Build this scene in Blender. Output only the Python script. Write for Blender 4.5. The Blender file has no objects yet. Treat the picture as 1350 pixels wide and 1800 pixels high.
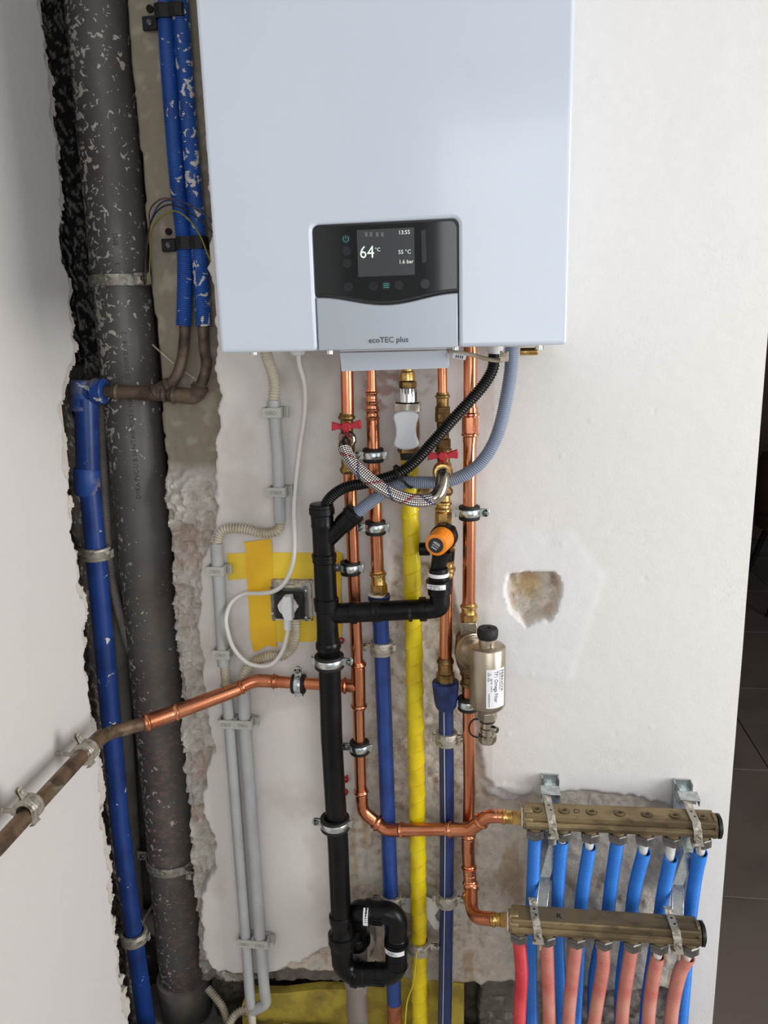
import bpy, math, random
import numpy as np
from mathutils import Vector, Matrix

random.seed(7); np.random.seed(7)
SC = bpy.context.scene
COL = SC.collection
PI = math.pi

# ---------------------------------------------------------------- camera
# The wall with the boiler is the plane Y=0, X runs right along it, Z is up, the eye is at (0,-1.33,0).
F = 1370.0
EYE = np.array([0.0, -1.33, 0.0])
_d = np.array([165.0, 6030.0, F]); _d /= np.linalg.norm(_d)
_l = np.array([-9675.0, (9675.0*165.0-F*F)/6030.0, F]); _l /= np.linalg.norm(_l)
_X = -_l; _Z = -_d; _Y = np.cross(_Z, _X)
RM = np.array([_X, _Y, _Z])
cam_data = bpy.data.cameras.new('camera')
cam_data.sensor_fit = 'HORIZONTAL'; cam_data.sensor_width = 36.0
cam_data.lens = 36.0*F/1350.0
cam_data.clip_start = 0.02; cam_data.clip_end = 60
cam = bpy.data.objects.new('camera', cam_data)
COL.objects.link(cam)
_m = Matrix.Identity(4)
for i in range(3):
    _m[i][0] = RM[i][0]; _m[i][1] = -RM[i][1]; _m[i][2] = -RM[i][2]; _m[i][3] = EYE[i]
cam.matrix_world = _m
SC.camera = cam

# ---------------------------------------------------------------- world, lights, exposure
SC.view_settings.view_transform = 'Standard'
SC.view_settings.look = 'None'
SC.view_settings.exposure = 0.0
SC.view_settings.gamma = 1.0
SC.view_settings.use_curve_mapping = False
w = bpy.data.worlds.new('world'); SC.world = w; w.use_nodes = True
w.node_tree.nodes['Background'].inputs[0].default_value = (0.85, 0.92, 1.0, 1)
w.node_tree.nodes['Background'].inputs[1].default_value = 0.6

def area(name, loc, target, sx, sy, power, col):
    l = bpy.data.lights.new(name, 'AREA'); l.shape = 'RECTANGLE'; l.size = sx; l.size_y = sy
    l.energy = power; l.color = col
    o = bpy.data.objects.new(name, l); COL.objects.link(o)
    o.location = loc
    o.rotation_euler = (Vector(target)-Vector(loc)).to_track_quat('-Z', 'Y').to_euler()
    return o
# daylight through the side window (right) and through the rear window
area('daylight_side_window', (2.50, -1.05, -0.05), (0, -0.7, -0.3), 1.3, 1.6, 71, (1.0, 0.99, 0.975))
area('daylight_rear_window', (0.75, -3.10, 0.20), (0.75, 0, 0.20), 2.0, 1.4, 25, (0.93, 0.97, 1.0))

# ---------------------------------------------------------------- helpers
def ray(px, py): return RM @ np.array([px-675.0, py-900.0, F])
def P(px, py, y=0.0):
    "world point on the plane Y=y that lies at this place of the photograph"
    r = ray(px, py); t = (y-EYE[1])/r[1]
    return Vector(r*t+EYE)
def PX(px, py, x):
    r = ray(px, py); return Vector(r*(x/r[0])+EYE)
def PZ(px, py, z):
    r = ray(px, py); return Vector(r*(z/r[2])+EYE)
def depth(p):
    c = RM.T @ (np.array(p)-EYE); return c[2]
def RW(p, wpx):
    "radius in metres of a round thing at world point p that shows wpx pixels wide"
    return 0.535*wpx*depth(p)/F

def srgb(r, g, b):
    def c(v):
        v /= 255.0
        return v/12.92 if v <= 0.04045 else ((v+0.055)/1.055)**2.4
    return (c(r), c(g), c(b), 1.0)

def unit(v): 
    v = Vector(v); return v.normalized()

class MB:
    def __init__(s): s.v = []; s.f = []; s.uv = []; s.hasuv = False
    def add(s, vs, fs, uvs=None):
        o = len(s.v); s.v += [tuple(a) for a in vs]
        for i, f in enumerate(fs):
            s.f.append(tuple(o+k for k in f))
            if uvs is not None: s.uv.append(uvs[i]); s.hasuv = True
            else: s.uv.append([(0, 0)]*len(f))
        return s
    def sweep(s, pts, rad, seg=16, caps=(True, True), ref=None, twist=None, phase=0.0):
        pts = [Vector(p) for p in pts]; n = len(pts)
        al = [0.0]
        for i in range(1, n): al.append(al[-1]+(pts[i]-pts[i-1]).length)
        tan = []
        for i in range(n):
            a = pts[max(0, i-1)]; b = pts[min(n-1, i+1)]
            if (b-a).length < 1e-9: t = tan[-1] if tan else Vector((0, 0, 1))
            else: t = (b-a).normalized()
            tan.append(t)
        u = Vector(ref) if ref else (Vector((0, -1, 0)) if abs(tan[0].y) < 0.9 else Vector((1, 0, 0)))
        u = (u-tan[0]*u.dot(tan[0])).normalized()
        vs = []; R0 = rad(0) if callable(rad) else (rad[0] if isinstance(rad, (list, tuple)) else rad)
        for i in range(n):
            if i:
                u = (u-tan[i]*u.dot(tan[i]))
                u.normalize()
            w_ = tan[i].cross(u)
            r = rad(al[i]) if callable(rad) else (rad[i] if isinstance(rad, (list, tuple)) else rad)
            for k in range(seg):
                a = 2*PI*k/seg+phase
                rr = r+(twist(al[i], a) if twist else 0.0)
                vs.append(pts[i]+(u*math.cos(a)+w_*math.sin(a))*rr)
        fs = []; uvs = []
        C = 2*PI*max(R0, 1e-4)
        for i in range(n-1):
            for k in range(seg):
                k2 = (k+1) % seg
                fs.append((i*seg+k, (i+1)*seg+k, (i+1)*seg+k2, i*seg+k2))
                uvs.append([(k/seg, al[i]/C), (k/seg, al[i+1]/C), ((k+1)/seg, al[i+1]/C), ((k+1)/seg, al[i]/C)])
        if caps[0]: fs.append(tuple(range(seg))); uvs.append([(0, 0)]*seg)
        if caps[1]: fs.append(tuple((n-1)*seg+k for k in reversed(range(seg)))); uvs.append([(0, 0)]*seg)
        return s.add(vs, fs, uvs)
    def lathe(s, A, B, prof, seg=24, caps=(True, True), phase=0.0, ref=None):
        "prof: (distance along A->B, radius)"
        A = Vector(A); B = Vector(B); t = (B-A).normalized()
        u = Vector(ref) if ref else (Vector((0, -1, 0)) if abs(t.y) < 0.9 else Vector((1, 0, 0)))
        u = (u-t*u.dot(t)).normalized(); w_ = t.cross(u)
        vs = []; fs = []; n = len(prof)
        for (d, r) in prof:
            for k in range(seg):
                a = 2*PI*k/seg+phase
                vs.append(A+t*d+(u*math.cos(a)+w_*math.sin(a))*r)
        for i in range(n-1):
            for k in range(seg):
                k2 = (k+1) % seg
                fs.append((i*seg+k, (i+1)*seg+k, (i+1)*seg+k2, i*seg+k2))
        if caps[0]: fs.append(tuple(range(seg)))
        if caps[1]: fs.append(tuple((n-1)*seg+k for k in reversed(range(seg))))
        return s.add(vs, fs)
    def cyl(s, A, B, r, seg=24, ch=0.0, **k):
        L = (Vector(B)-Vector(A)).length
        if ch: pr = [(0, r-ch), (ch, r), (L-ch, r), (L, r-ch)]
        else: pr = [(0, r), (L, r)]
        return s.lathe(A, B, pr, seg, **k)
    def hexa(s, A, B, r, ph=PI/6):
        L = (Vector(B)-Vector(A)).length; c = min(r*0.1, L*0.2)
        return s.lathe(A, B, [(0, r-c), (c, r), (L-c, r), (L, r-c)], 6, phase=ph)
    def box(s, c, size, ax=None):
        c = Vector(c); h = [k/2 for k in size]
        U = ax if ax else (Vector((1, 0, 0)), Vector((0, 1, 0)), Vector((0, 0, 1)))
        vs = []
        for z in (-1, 1):
            for y in (-1, 1):
                for x in (-1, 1):
                    vs.append(c+U[0]*(x*h[0])+U[1]*(y*h[1])+U[2]*(z*h[2]))
        return s.add(vs, [(0, 2, 3, 1), (4, 5, 7, 6), (0, 1, 5, 4), (2, 6, 7, 3), (0, 4, 6, 2), (1, 3, 7, 5)])
    def prism(s, poly, w_):
        "poly: world points, extruded by vector w_"
        n = len(poly); w_ = Vector(w_); a = [Vector(p) for p in poly]
        vs = a+[p+w_ for p in a]
        fs = [tuple(range(n)), tuple(reversed(range(n, 2*n)))]
        for i in range(n): j = (i+1) % n; fs.append((i, i+n, j+n, j))
        return s.add(vs, fs)
    def plate(s, poly, holes=None): pass

MESH_ROOT = {}
def finish(name, me, mat, parent):
    if mat: me.materials.append(mat)
    o = bpy.data.objects.new(name, me); COL.objects.link(o)
    if parent: o.parent = parent
    return o
def origin_of(o):
    v = Vector((0, 0, 0))
    while o is not None:
        v += o.location; o = o.parent
    return v
def part(name, mb, mat, parent=None, bevel=0.0, smooth=True, ang=38, label=None, segs=2, tris=False):
    off = origin_of(parent) if parent else Vector((0, 0, 0))
    loc = Vector((0, 0, 0))
    me = bpy.data.meshes.new(name)
    vs = [(a[0]-off.x, a[1]-off.y, a[2]-off.z) for a in mb.v]
    if parent is None and vs:
        xs = [a[0] for a in vs]; ys = [a[1] for a in vs]; zs = [a[2] for a in vs]
        loc = Vector(((min(xs)+max(xs))/2, (min(ys)+max(ys))/2, min(zs)))
        vs = [(a[0]-loc.x, a[1]-loc.y, a[2]-loc.z) for a in vs]
    me.from_pydata(vs, [], mb.f)
    if mb.hasuv:
        uvl = me.uv_layers.new(name='UVMap')
        flat = [c for f in mb.uv for p in f for c in p]
        uvl.data.foreach_set('uv', flat)
    import bmesh
    bm = bmesh.new(); bm.from_mesh(me); bmesh.ops.recalc_face_normals(bm, faces=bm.faces); bm.to_mesh(me); bm.free()
    if smooth:
        me.polygons.foreach_set('use_smooth', [True]*len(me.polygons))
        try: me.set_sharp_from_angle(angle=math.radians(ang))
        except Exception: pass
    o = finish(name, me, mat, parent)
    o.location = loc
    if bevel:
        m = o.modifiers.new('bevel', 'BEVEL'); m.width = bevel; m.segments = segs; m.limit_method = 'ANGLE'; m.angle_limit = math.radians(35)
    if label: o['label'] = label
    return o
def tag(o, label, cat, group=None):
    o['label'] = label; o['category'] = cat
    if group: o['group'] = group
    return o
def thing(name, label, cat, loc, group=None):
    o = bpy.data.objects.new(name, None); COL.objects.link(o); o.location = Vector(loc)
    o.empty_display_size = 0.02
    return tag(o, label, cat, group)
def struct(o): o['kind'] = 'structure'; return o

def poly_path(pts, rads, step=0.006):
    "straight runs joined by round bends of the given radii (rads for the inner points)"
    pts = [Vector(p) for p in pts]; out = [pts[0]]
    for i in range(1, len(pts)-1):
        a, b, c = pts[i-1], pts[i], pts[i+1]
        r = rads[i-1] if isinstance(rads, (list, tuple)) else rads
        u = (a-b).normalized(); v = (c-b).normalized()
        th = math.acos(max(-1, min(1, u.dot(v))))
        if th > PI-0.02: out.append(b); continue
        d = min(r/math.tan(th/2), (a-b).length*0.49, (c-b).length*0.49); r2 = d*math.tan(th/2)
        cen = b+(u+v).normalized()*(r2/math.sin(th/2))
        s0 = b+u*d-cen; s1 = b+v*d-cen
        tot = PI-th; n = max(4, int(tot/0.12)); axn = s0.cross(s1).normalized()
        for k in range(n+1):
            out.append(cen+Matrix.Rotation(tot*k/n, 3, axn) @ s0)
    out.append(pts[-1])
    return out
def resample(pts, step):
    pts = [Vector(p) for p in pts]; al = [0.0]
    for i in range(1, len(pts)): al.append(al[-1]+(pts[i]-pts[i-1]).length)
    L = al[-1]; n = max(2, int(round(L/step))); out = []; j = 0
    for k in range(n+1):
        s = L*k/n
        while j < len(pts)-2 and al[j+1] < s: j += 1
        d = al[j+1]-al[j]; t = (s-al[j])/d if d > 1e-9 else 0
        out.append(pts[j].lerp(pts[j+1], min(1, max(0, t))))
    return out
def spline(pts, n=14):
    "Catmull-Rom through the points"
    p = [Vector(a) for a in pts]; p = [p[0]*2-p[1]]+p+[p[-1]*2-p[-2]]; out = []
    for i in range(1, len(p)-2):
        a, b, c, d = p[i-1], p[i], p[i+1], p[i+2]
        for k in range(n):
            t = k/n
            out.append(0.5*((2*b)+(c-a)*t+(2*a-5*b+4*c-d)*t*t+(3*b-3*c+d-a)*t**3))
    out.append(p[-2]); return out
def PP(lst, y=None):
    return [P(a[0], a[1], (a[2] if len(a) > 2 else y)) for a in lst]

def text_mb(s, size, org, u, v, w_, extr=0.0002, fn=None, align='LEFT', squeeze=1.0):
    cu = bpy.data.curves.new('t', 'FONT'); cu.body = s; cu.size = size; cu.extrude = extr/2; cu.align_x = align; cu.resolution_u = 2
    ob = bpy.data.objects.new('t', cu)
    me = bpy.data.meshes.new_from_object(ob)
    mb = MB(); u = Vector(u); v = Vector(v); w_ = Vector(w_); org = Vector(org)
    vs = []
    for a in me.vertices:
        x, y, z = a.co.x*squeeze, a.co.y, a.co.z
        vs.append(fn(x, y, z) if fn else org+u*x+v*y+w_*z)
    mb.add(vs, [tuple(p.vertices) for p in me.polygons])
    bpy.data.objects.remove(ob); bpy.data.meshes.remove(me); bpy.data.curves.remove(cu)
    return mb

# ---------------------------------------------------------------- materials
MATS = {}
def mat(name, col, rough=0.5, metal=0.0, col2=None, nscale=30, ramp=(0.45, 0.6), detail=5, bump=0.0, bscale=150,
        spec=0.5, rough2=None, coat=0.0, stretch=None, col3=None, n3=90, ramp3=(0.6, 0.66), emit=None, estr=0.0):
    m = bpy.data.materials.new(name); m.use_nodes = True; nt = m.node_tree; N = nt.nodes; L = nt.links
    b = N['Principled BSDF']
    b.inputs['Base Color'].default_value = col; b.inputs['Roughness'].default_value = rough
    b.inputs['Metallic'].default_value = metal; b.inputs['Specular IOR Level'].default_value = spec
    if coat: b.inputs['Coat Weight'].default_value = coat
    tc = N.new('ShaderNodeTexCoord'); src = tc.outputs['Object']
    if stretch:
        mp = N.new('ShaderNodeMapping'); mp.inputs['Scale'].default_value = stretch; L.new(src, mp.inputs[0]); src = mp.outputs[0]
    out = None
    if col2:
        nz = N.new('ShaderNodeTexNoise'); nz.inputs['Scale'].default_value = nscale; nz.inputs['Detail'].default_value = detail
        L.new(src, nz.inputs['Vector'])
        mr = N.new('ShaderNodeMapRange'); mr.inputs[1].default_value = ramp[0]; mr.inputs[2].default_value = ramp[1]
        L.new(nz.outputs['Fac'], mr.inputs[0])
        mx = N.new('ShaderNodeMix'); mx.data_type = 'RGBA'; mx.inputs[6].default_value = col; mx.inputs[7].default_value = col2
        L.new(mr.outputs[0], mx.inputs[0]); out = mx.outputs[2]
        if rough2 is not None:
            r2 = N.new('ShaderNodeMapRange'); r2.inputs[3].default_value = rough; r2.inputs[4].default_value = rough2
            L.new(mr.outputs[0], r2.inputs[0]); L.new(r2.outputs[0], b.inputs['Roughness'])
    if col3:
        nz = N.new('ShaderNodeTexNoise'); nz.inputs['Scale'].default_value = n3; nz.inputs['Detail'].default_value = 3
        nz.inputs['Distortion'].default_value = 0.6
        L.new(src, nz.inputs['Vector'])
        mr = N.new('ShaderNodeMapRange'); mr.inputs[1].default_value = ramp3[0]; mr.inputs[2].default_value = ramp3[1]
        L.new(nz.outputs['Fac'], mr.inputs[0])
        mx = N.new('ShaderNodeMix'); mx.data_type = 'RGBA'; mx.inputs[7].default_value = col3
        if out: L.new(out, mx.inputs[6])
        else: mx.inputs[6].default_value = col
        L.new(mr.outputs[0], mx.inputs[0]); out = mx.outputs[2]
    if out: L.new(out, b.inputs['Base Color'])
    if bump:
        nz = N.new('ShaderNodeTexNoise'); nz.inputs['Scale'].default_value = bscale; nz.inputs['Detail'].default_value = 4
        L.new(src, nz.inputs['Vector'])
        bp = N.new('ShaderNodeBump'); bp.inputs['Strength'].default_value = bump; bp.inputs['Distance'].default_value = 0.002
        L.new(nz.outputs['Fac'], bp.inputs['Height']); L.new(bp.outputs[0], b.inputs['Normal'])
    if emit:
        b.inputs['Emission Color'].default_value = emit; b.inputs['Emission Strength'].default_value = estr
    MATS[name] = m
    return m

M_boiler = mat('boiler_white_enamel', srgb(204, 212, 224), 0.16, 0, col2=srgb(201, 209, 221), nscale=4, bump=0.03, bscale=900, coat=0.2)
M_boiler_dark = mat('boiler_underside', srgb(60, 62, 66), 0.6, bump=0.1)
M_flap = mat('silver_grey_plastic', srgb(172, 178, 186), 0.32, 0.25, bump=0.02, bscale=1500)
M_glass = mat('black_display_glass', srgb(16, 19, 21), 0.06, 0, spec=0.6, col2=srgb(20, 23, 25), nscale=3)
M_rim = mat('black_gasket', srgb(14, 13, 15), 0.4, bump=0.05)
M_screen = mat('lit_lcd', srgb(40, 42, 44), 0.12, 0, emit=srgb(66, 70, 72), estr=0.55, bump=0.01)
M_glow = mat('lcd_white_digits', srgb(200, 210, 200), 0.4, emit=srgb(205, 215, 205), estr=0.6, bump=0.01)
M_glowdim = mat('lcd_dim_digits', srgb(70, 72, 74), 0.4, emit=srgb(84, 86, 88), estr=0.6, bump=0.01)
M_teal = mat('teal_key_light', srgb(40, 110, 100), 0.4, emit=srgb(60, 150, 140), estr=0.6, bump=0.01)
M_key = mat('touch_key', srgb(34, 36, 42), 0.14, col2=srgb(37, 39, 46), nscale=10)
M_print = mat('dark_print', srgb(38, 40, 44), 0.5, bump=0.02)
M_copper = mat('bright_copper', srgb(224, 152, 114), 0.22, 1.0, col2=srgb(196, 118, 84), nscale=22, rough2=0.33, ramp=(0.35, 0.7), bump=0.05, bscale=260, stretch=(1, 1, 0.35))
M_oldcopper = mat('tarnished_copper', srgb(124, 102, 82), 0.45, 0.6, col2=srgb(86, 70, 56), nscale=40, rough2=0.6, bump=0.2, bscale=400, col3=srgb(130, 130, 112), n3=34, ramp3=(0.62, 0.68))
M_darkpipe = mat('painted_brown_pipe', srgb(104, 88, 72), 0.5, 0.2, col2=srgb(72, 58, 48), nscale=30, rough2=0.6, bump=0.2, bscale=300)
M_brass = mat('yellow_brass', srgb(214, 178, 112), 0.25, 1.0, col2=srgb(176, 136, 80), nscale=60, rough2=0.4, bump=0.15, bscale=500)
M_dbrass = mat('dark_brass', srgb(150, 118, 72), 0.35, 0.9, col2=srgb(106, 80, 50), nscale=50, rough2=0.5, bump=0.2, bscale=400)
M_manifold = mat('aged_bronze', srgb(144, 126, 92), 0.4, 0.65, col2=srgb(98, 84, 62), nscale=26, rough2=0.58, bump=0.35, bscale=350, col3=srgb(60, 52, 42), n3=60, ramp3=(0.62, 0.76), stretch=(0.35, 1, 1))
M_nickel = mat('satin_nickel', srgb(184, 172, 154), 0.34, 0.85, col2=srgb(160, 150, 134), nscale=12, bump=0.05, bscale=900)
M_nickel2 = mat('polished_nickel', srgb(190, 182, 168), 0.2, 1.0, col2=srgb(160, 150, 136), nscale=60, bump=0.05)
M_zinc = mat('zinc_plated_steel', srgb(206, 212, 212), 0.24, 1.0, col2=srgb(182, 190, 190), nscale=90, rough2=0.4, bump=0.1, bscale=500)
M_zincold = mat('dusty_zinc', srgb(168, 162, 150), 0.5, 0.35, col2=srgb(126, 118, 106), nscale=60, bump=0.3, bscale=300, col3=srgb(196, 190, 178), n3=60, ramp3=(0.55, 0.62))
M_steelnut = mat('grey_steel_nut', srgb(132, 130, 128), 0.35, 0.9, col2=srgb(104, 102, 102), nscale=60, bump=0.08)
M_chrome = mat('bright_steel', srgb(214, 214, 212), 0.14, 1.0, bump=0.03)
M_rubber = mat('black_rubber', srgb(14, 14, 15), 0.62, bump=0.15, bscale=500)
M_black = mat('black_waste_plastic', srgb(8, 8, 9), 0.3, 0, spec=0.25, col2=srgb(15, 15, 16), nscale=20, rough2=0.42, bump=0.06, bscale=300)
M_blackhose = mat('black_hose', srgb(10, 10, 11), 0.34, spec=0.4, bump=0.03)
M_greyhose = mat('blue_grey_hose', srgb(132, 142, 162), 0.42, bump=0.03)
M_greypvc = mat('grey_pvc', srgb(132, 124, 117), 0.5, col2=srgb(112, 104, 98), nscale=14, bump=0.1)
M_conduit = mat('light_grey_conduit', srgb(174, 176, 176), 0.42, col2=srgb(166, 167, 165), nscale=12, bump=0.04, col3=srgb(150, 146, 138), n3=120, ramp3=(0.68, 0.74))
M_clip = mat('grey_clip_plastic', srgb(176, 175, 168), 0.5, bump=0.05)
M_clipshade = mat('clip_relief_shade', srgb(146, 145, 139), 0.5, bump=0.05)  # letters share the clip's plastic; darker tone paints their emboss shading
M_flex = mat('beige_flex_conduit', srgb(196, 188, 170), 0.5, col2=srgb(176, 164, 140), nscale=30, bump=0.04)
M_cable = mat('white_cable', srgb(222, 220, 216), 0.38, bump=0.02)
M_white = mat('white_plastic', srgb(228, 228, 230), 0.32, bump=0.02)
M_gashandle = mat('light_grey_plastic', srgb(204, 205, 210), 0.35, bump=0.02)
M_cover = mat('white_pipe_cover', srgb(206, 212, 224), 0.35, bump=0.02)
M_bluepipe = mat('blue_coated_pipe', srgb(34, 66, 134), 0.34, col2=srgb(28, 54, 114), nscale=16, bump=0.05, bscale=200, col3=srgb(72, 98, 158), n3=130, ramp3=(0.7, 0.74))
M_bluedark = mat('dark_blue_pe_pipe', srgb(30, 50, 98), 0.34, col2=srgb(24, 42, 84), nscale=20, bump=0.05, col3=srgb(70, 84, 120), n3=160, ramp3=(0.71, 0.75))
M_bluewrap = mat('dark_blue_wrap', srgb(26, 50, 104), 0.5, col2=srgb(20, 38, 84), nscale=50, bump=0.5, bscale=160)
M_bluedusty = mat('blue_pipe_with_plaster_spots', srgb(32, 66, 138), 0.38, col2=srgb(26, 54, 116), nscale=14, bump=0.1, col3=srgb(214, 212, 206), n3=44, ramp3=(0.675, 0.69))
M_bluefit = mat('blue_fitting_dusty', srgb(36, 74, 146), 0.45, col2=srgb(150, 140, 128), nscale=14, ramp=(0.50, 0.62), bump=0.2, col3=srgb(206, 200, 190), n3=34, ramp3=(0.66, 0.69))
M_bluecorr = mat('blue_corrugated_with_plaster', srgb(36, 86, 168), 0.4, col2=srgb(30, 74, 148), nscale=10, bump=0.03, col3=srgb(214, 210, 202), n3=64, ramp3=(0.565, 0.585))
M_bluecorr2 = mat('blue_corrugated_clean', srgb(36, 86, 168), 0.4, col2=srgb(30, 74, 148), nscale=10, bump=0.03, col3=srgb(206, 202, 194), n3=70, ramp3=(0.655, 0.67))
M_yellow = mat('yellow_tape_wrap', srgb(220, 198, 12), 0.34, col2=srgb(206, 176, 10), nscale=16, bump=0.12, bscale=120, col3=srgb(196, 170, 60), n3=70, ramp3=(0.68, 0.75))
M_tape = mat('yellow_masking_tape', srgb(240, 206, 56), 0.45, col2=srgb(232, 196, 54), nscale=14, bump=0.15, bscale=60)
M_tape2 = mat('orange_yellow_tape', srgb(238, 192, 28), 0.42, col2=srgb(232, 180, 24), nscale=14, bump=0.2, bscale=60)
M_red = mat('red_handle', srgb(176, 22, 40), 0.4, bump=0.04)
M_orange = mat('orange_cap', srgb(240, 136, 20), 0.3, bump=0.03)
M_hoseblue = mat('blue_sleeve', srgb(36, 124, 216), 0.42, col2=srgb(30, 112, 204), nscale=9, bump=0.03)
M_hosered = mat('red_sleeve', srgb(192, 44, 56), 0.45, col2=srgb(210, 66, 70), nscale=8, bump=0.03)
M_hosepink = mat('faded_red_sleeve', srgb(178, 72, 70), 0.5, col2=srgb(198, 134, 116), nscale=9, ramp=(0.36, 0.6), bump=0.03)
M_pex = mat('white_pex', srgb(224, 222, 216), 0.35, bump=0.02)
M_soil = mat('grey_soil_pipe_with_plaster', srgb(88, 85, 81), 0.42, col2=srgb(70, 62, 60), nscale=9, ramp=(0.42, 0.66), rough2=0.55, bump=0.12, bscale=120, col3=srgb(190, 182, 172), n3=46, ramp3=(0.64, 0.655))
M_socketblack = mat('black_socket_plastic', srgb(20, 20, 22), 0.35, bump=0.03)
M_cream = mat('cream_box', srgb(206, 196, 172), 0.55, col2=srgb(150, 134, 112), nscale=60, bump=0.2)
M_label = mat('white_sticker', srgb(226, 226, 230), 0.4, bump=0.02)
M_wool = mat('yellow_insulation', srgb(190, 168, 66), 0.85, col2=srgb(160, 140, 58), nscale=24, bump=0.6, bscale=120, col3=srgb(120, 108, 60), n3=14, ramp3=(0.6, 0.7))
M_tornpaper = mat('torn_white_paper', srgb(232, 228, 222), 0.7, bump=0.3, bscale=60)
M_tile = mat('dark_floor_tile', srgb(96, 86, 80), 0.45, col2=srgb(84, 76, 71), nscale=3, bump=0.05)
M_grout = mat('grout', srgb(120, 112, 104), 0.8, bump=0.2)
M_slab = mat('pale_cement', srgb(176, 172, 166), 0.9, col2=srgb(142, 136, 128), nscale=20, bump=0.8, bscale=60)
M_room = mat('room_paint', srgb(184, 182, 180), 0.8, bump=0.1, bscale=60)
M_darkroom = mat('dark_brown_paint', srgb(58, 42, 28), 0.7, bump=0.1, bscale=60)
M_leather = mat('dark_brown_leather', srgb(62, 42, 36), 0.5, bump=0.1)
M_piping = mat('tan_piping', srgb(206, 124, 70), 0.5, bump=0.05)
M_frame = mat('window_frame', srgb(220, 220, 220), 0.4, bump=0.02)
M_wblack = mat('black_wire', srgb(18, 18, 20), 0.4, bump=0.02)
M_wbrown = mat('brown_wire', srgb(84, 56, 46), 0.4, bump=0.02)
M_wgreen = mat('green_yellow_wire', srgb(124, 124, 40), 0.4, bump=0.02)
M_wblue = mat('blue_wire', srgb(36, 56, 110), 0.4, bump=0.02)
M_hole = mat('drill_hole_shade', srgb(24, 22, 21), 0.9, bump=0.1)

def wall_material(name, bumps=(0.35, 0.5)):
    m = bpy.data.materials.new(name); m.use_nodes = True; nt = m.node_tree; N = nt.nodes; L = nt.links
    b = N['Principled BSDF']; b.inputs['Roughness'].default_value = 0.75; b.inputs['Specular IOR Level'].default_value = 0.25
    at = N.new('ShaderNodeAttribute'); at.attribute_name = 'Col'
    ar = N.new('ShaderNodeAttribute'); ar.attribute_name = 'Rough'
    tc = N.new('ShaderNodeTexCoord')
    n1 = N.new('ShaderNodeTexNoise'); n1.inputs['Scale'].default_value = 220; n1.inputs['Detail'].default_value = 4
    n2 = N.new('ShaderNodeTexNoise'); n2.inputs['Scale'].default_value = 60; n2.inputs['Detail'].default_value = 6; n2.inputs['Distortion'].default_value = 0.5
    n3 = N.new('ShaderNodeTexNoise'); n3.inputs['Scale'].default_value = 150; n3.inputs['Detail'].default_value = 2
    for n in (n1, n2, n3): L.new(tc.outputs['Object'], n.inputs['Vector'])
    mr = N.new('ShaderNodeMapRange'); mr.inputs[1].default_value = 0.35; mr.inputs[2].default_value = 0.65; mr.inputs[3].default_value = 0.82; mr.inputs[4].default_value = 1.10
    L.new(n2.outputs['Fac'], mr.inputs[0])
    # strength of the mottling follows how bare the surface is
    one = N.new('ShaderNodeMix'); one.inputs[2].default_value = 1.0
    L.new(ar.outputs['Fac'], one.inputs[0]); L.new(mr.outputs[0], one.inputs[3])
    mul = N.new('ShaderNodeVectorMath'); mul.operation = 'SCALE'
    L.new(at.outputs['Color'], mul.inputs[0]); L.new(one.outputs[0], mul.inputs['Scale'])
    # dark pits
    pr = N.new('ShaderNodeMapRange'); pr.inputs[1].default_value = 0.68; pr.inputs[2].default_value = 0.72
    L.new(n3.outputs['Fac'], pr.inputs[0])
    pm = N.new('ShaderNodeMath'); pm.operation = 'MULTIPLY'; L.new(pr.outputs[0], pm.inputs[0]); L.new(ar.outputs['Fac'], pm.inputs[1])
    pf = N.new('ShaderNodeMath'); pf.operation = 'MULTIPLY'; L.new(pm.outputs[0], pf.inputs[0]); pf.inputs[1].default_value = 0.5
    mx = N.new('ShaderNodeMix'); mx.data_type = 'RGBA'; mx.inputs[7].default_value = srgb(96, 74, 60)
    L.new(pf.outputs[0], mx.inputs[0]); L.new(mul.outputs[0], mx.inputs[6])
    L.new(mx.outputs[2], b.inputs['Base Color'])
    bp = N.new('ShaderNodeBump'); bp.inputs['Distance'].default_value = 0.0015
    st = N.new('ShaderNodeMapRange'); st.inputs[3].default_value = 0.10; st.inputs[4].default_value = 1.0
    L.new(ar.outputs['Fac'], st.inputs[0]); L.new(st.outputs[0], bp.inputs['Strength'])
    ad = N.new('ShaderNodeMath'); ad.operation = 'ADD'; L.new(n1.outputs['Fac'], ad.inputs[0]); L.new(n2.outputs['Fac'], ad.inputs[1])
    L.new(ad.outputs[0], bp.inputs['Height']); L.new(bp.outputs[0], b.inputs['Normal'])
    return m

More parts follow.
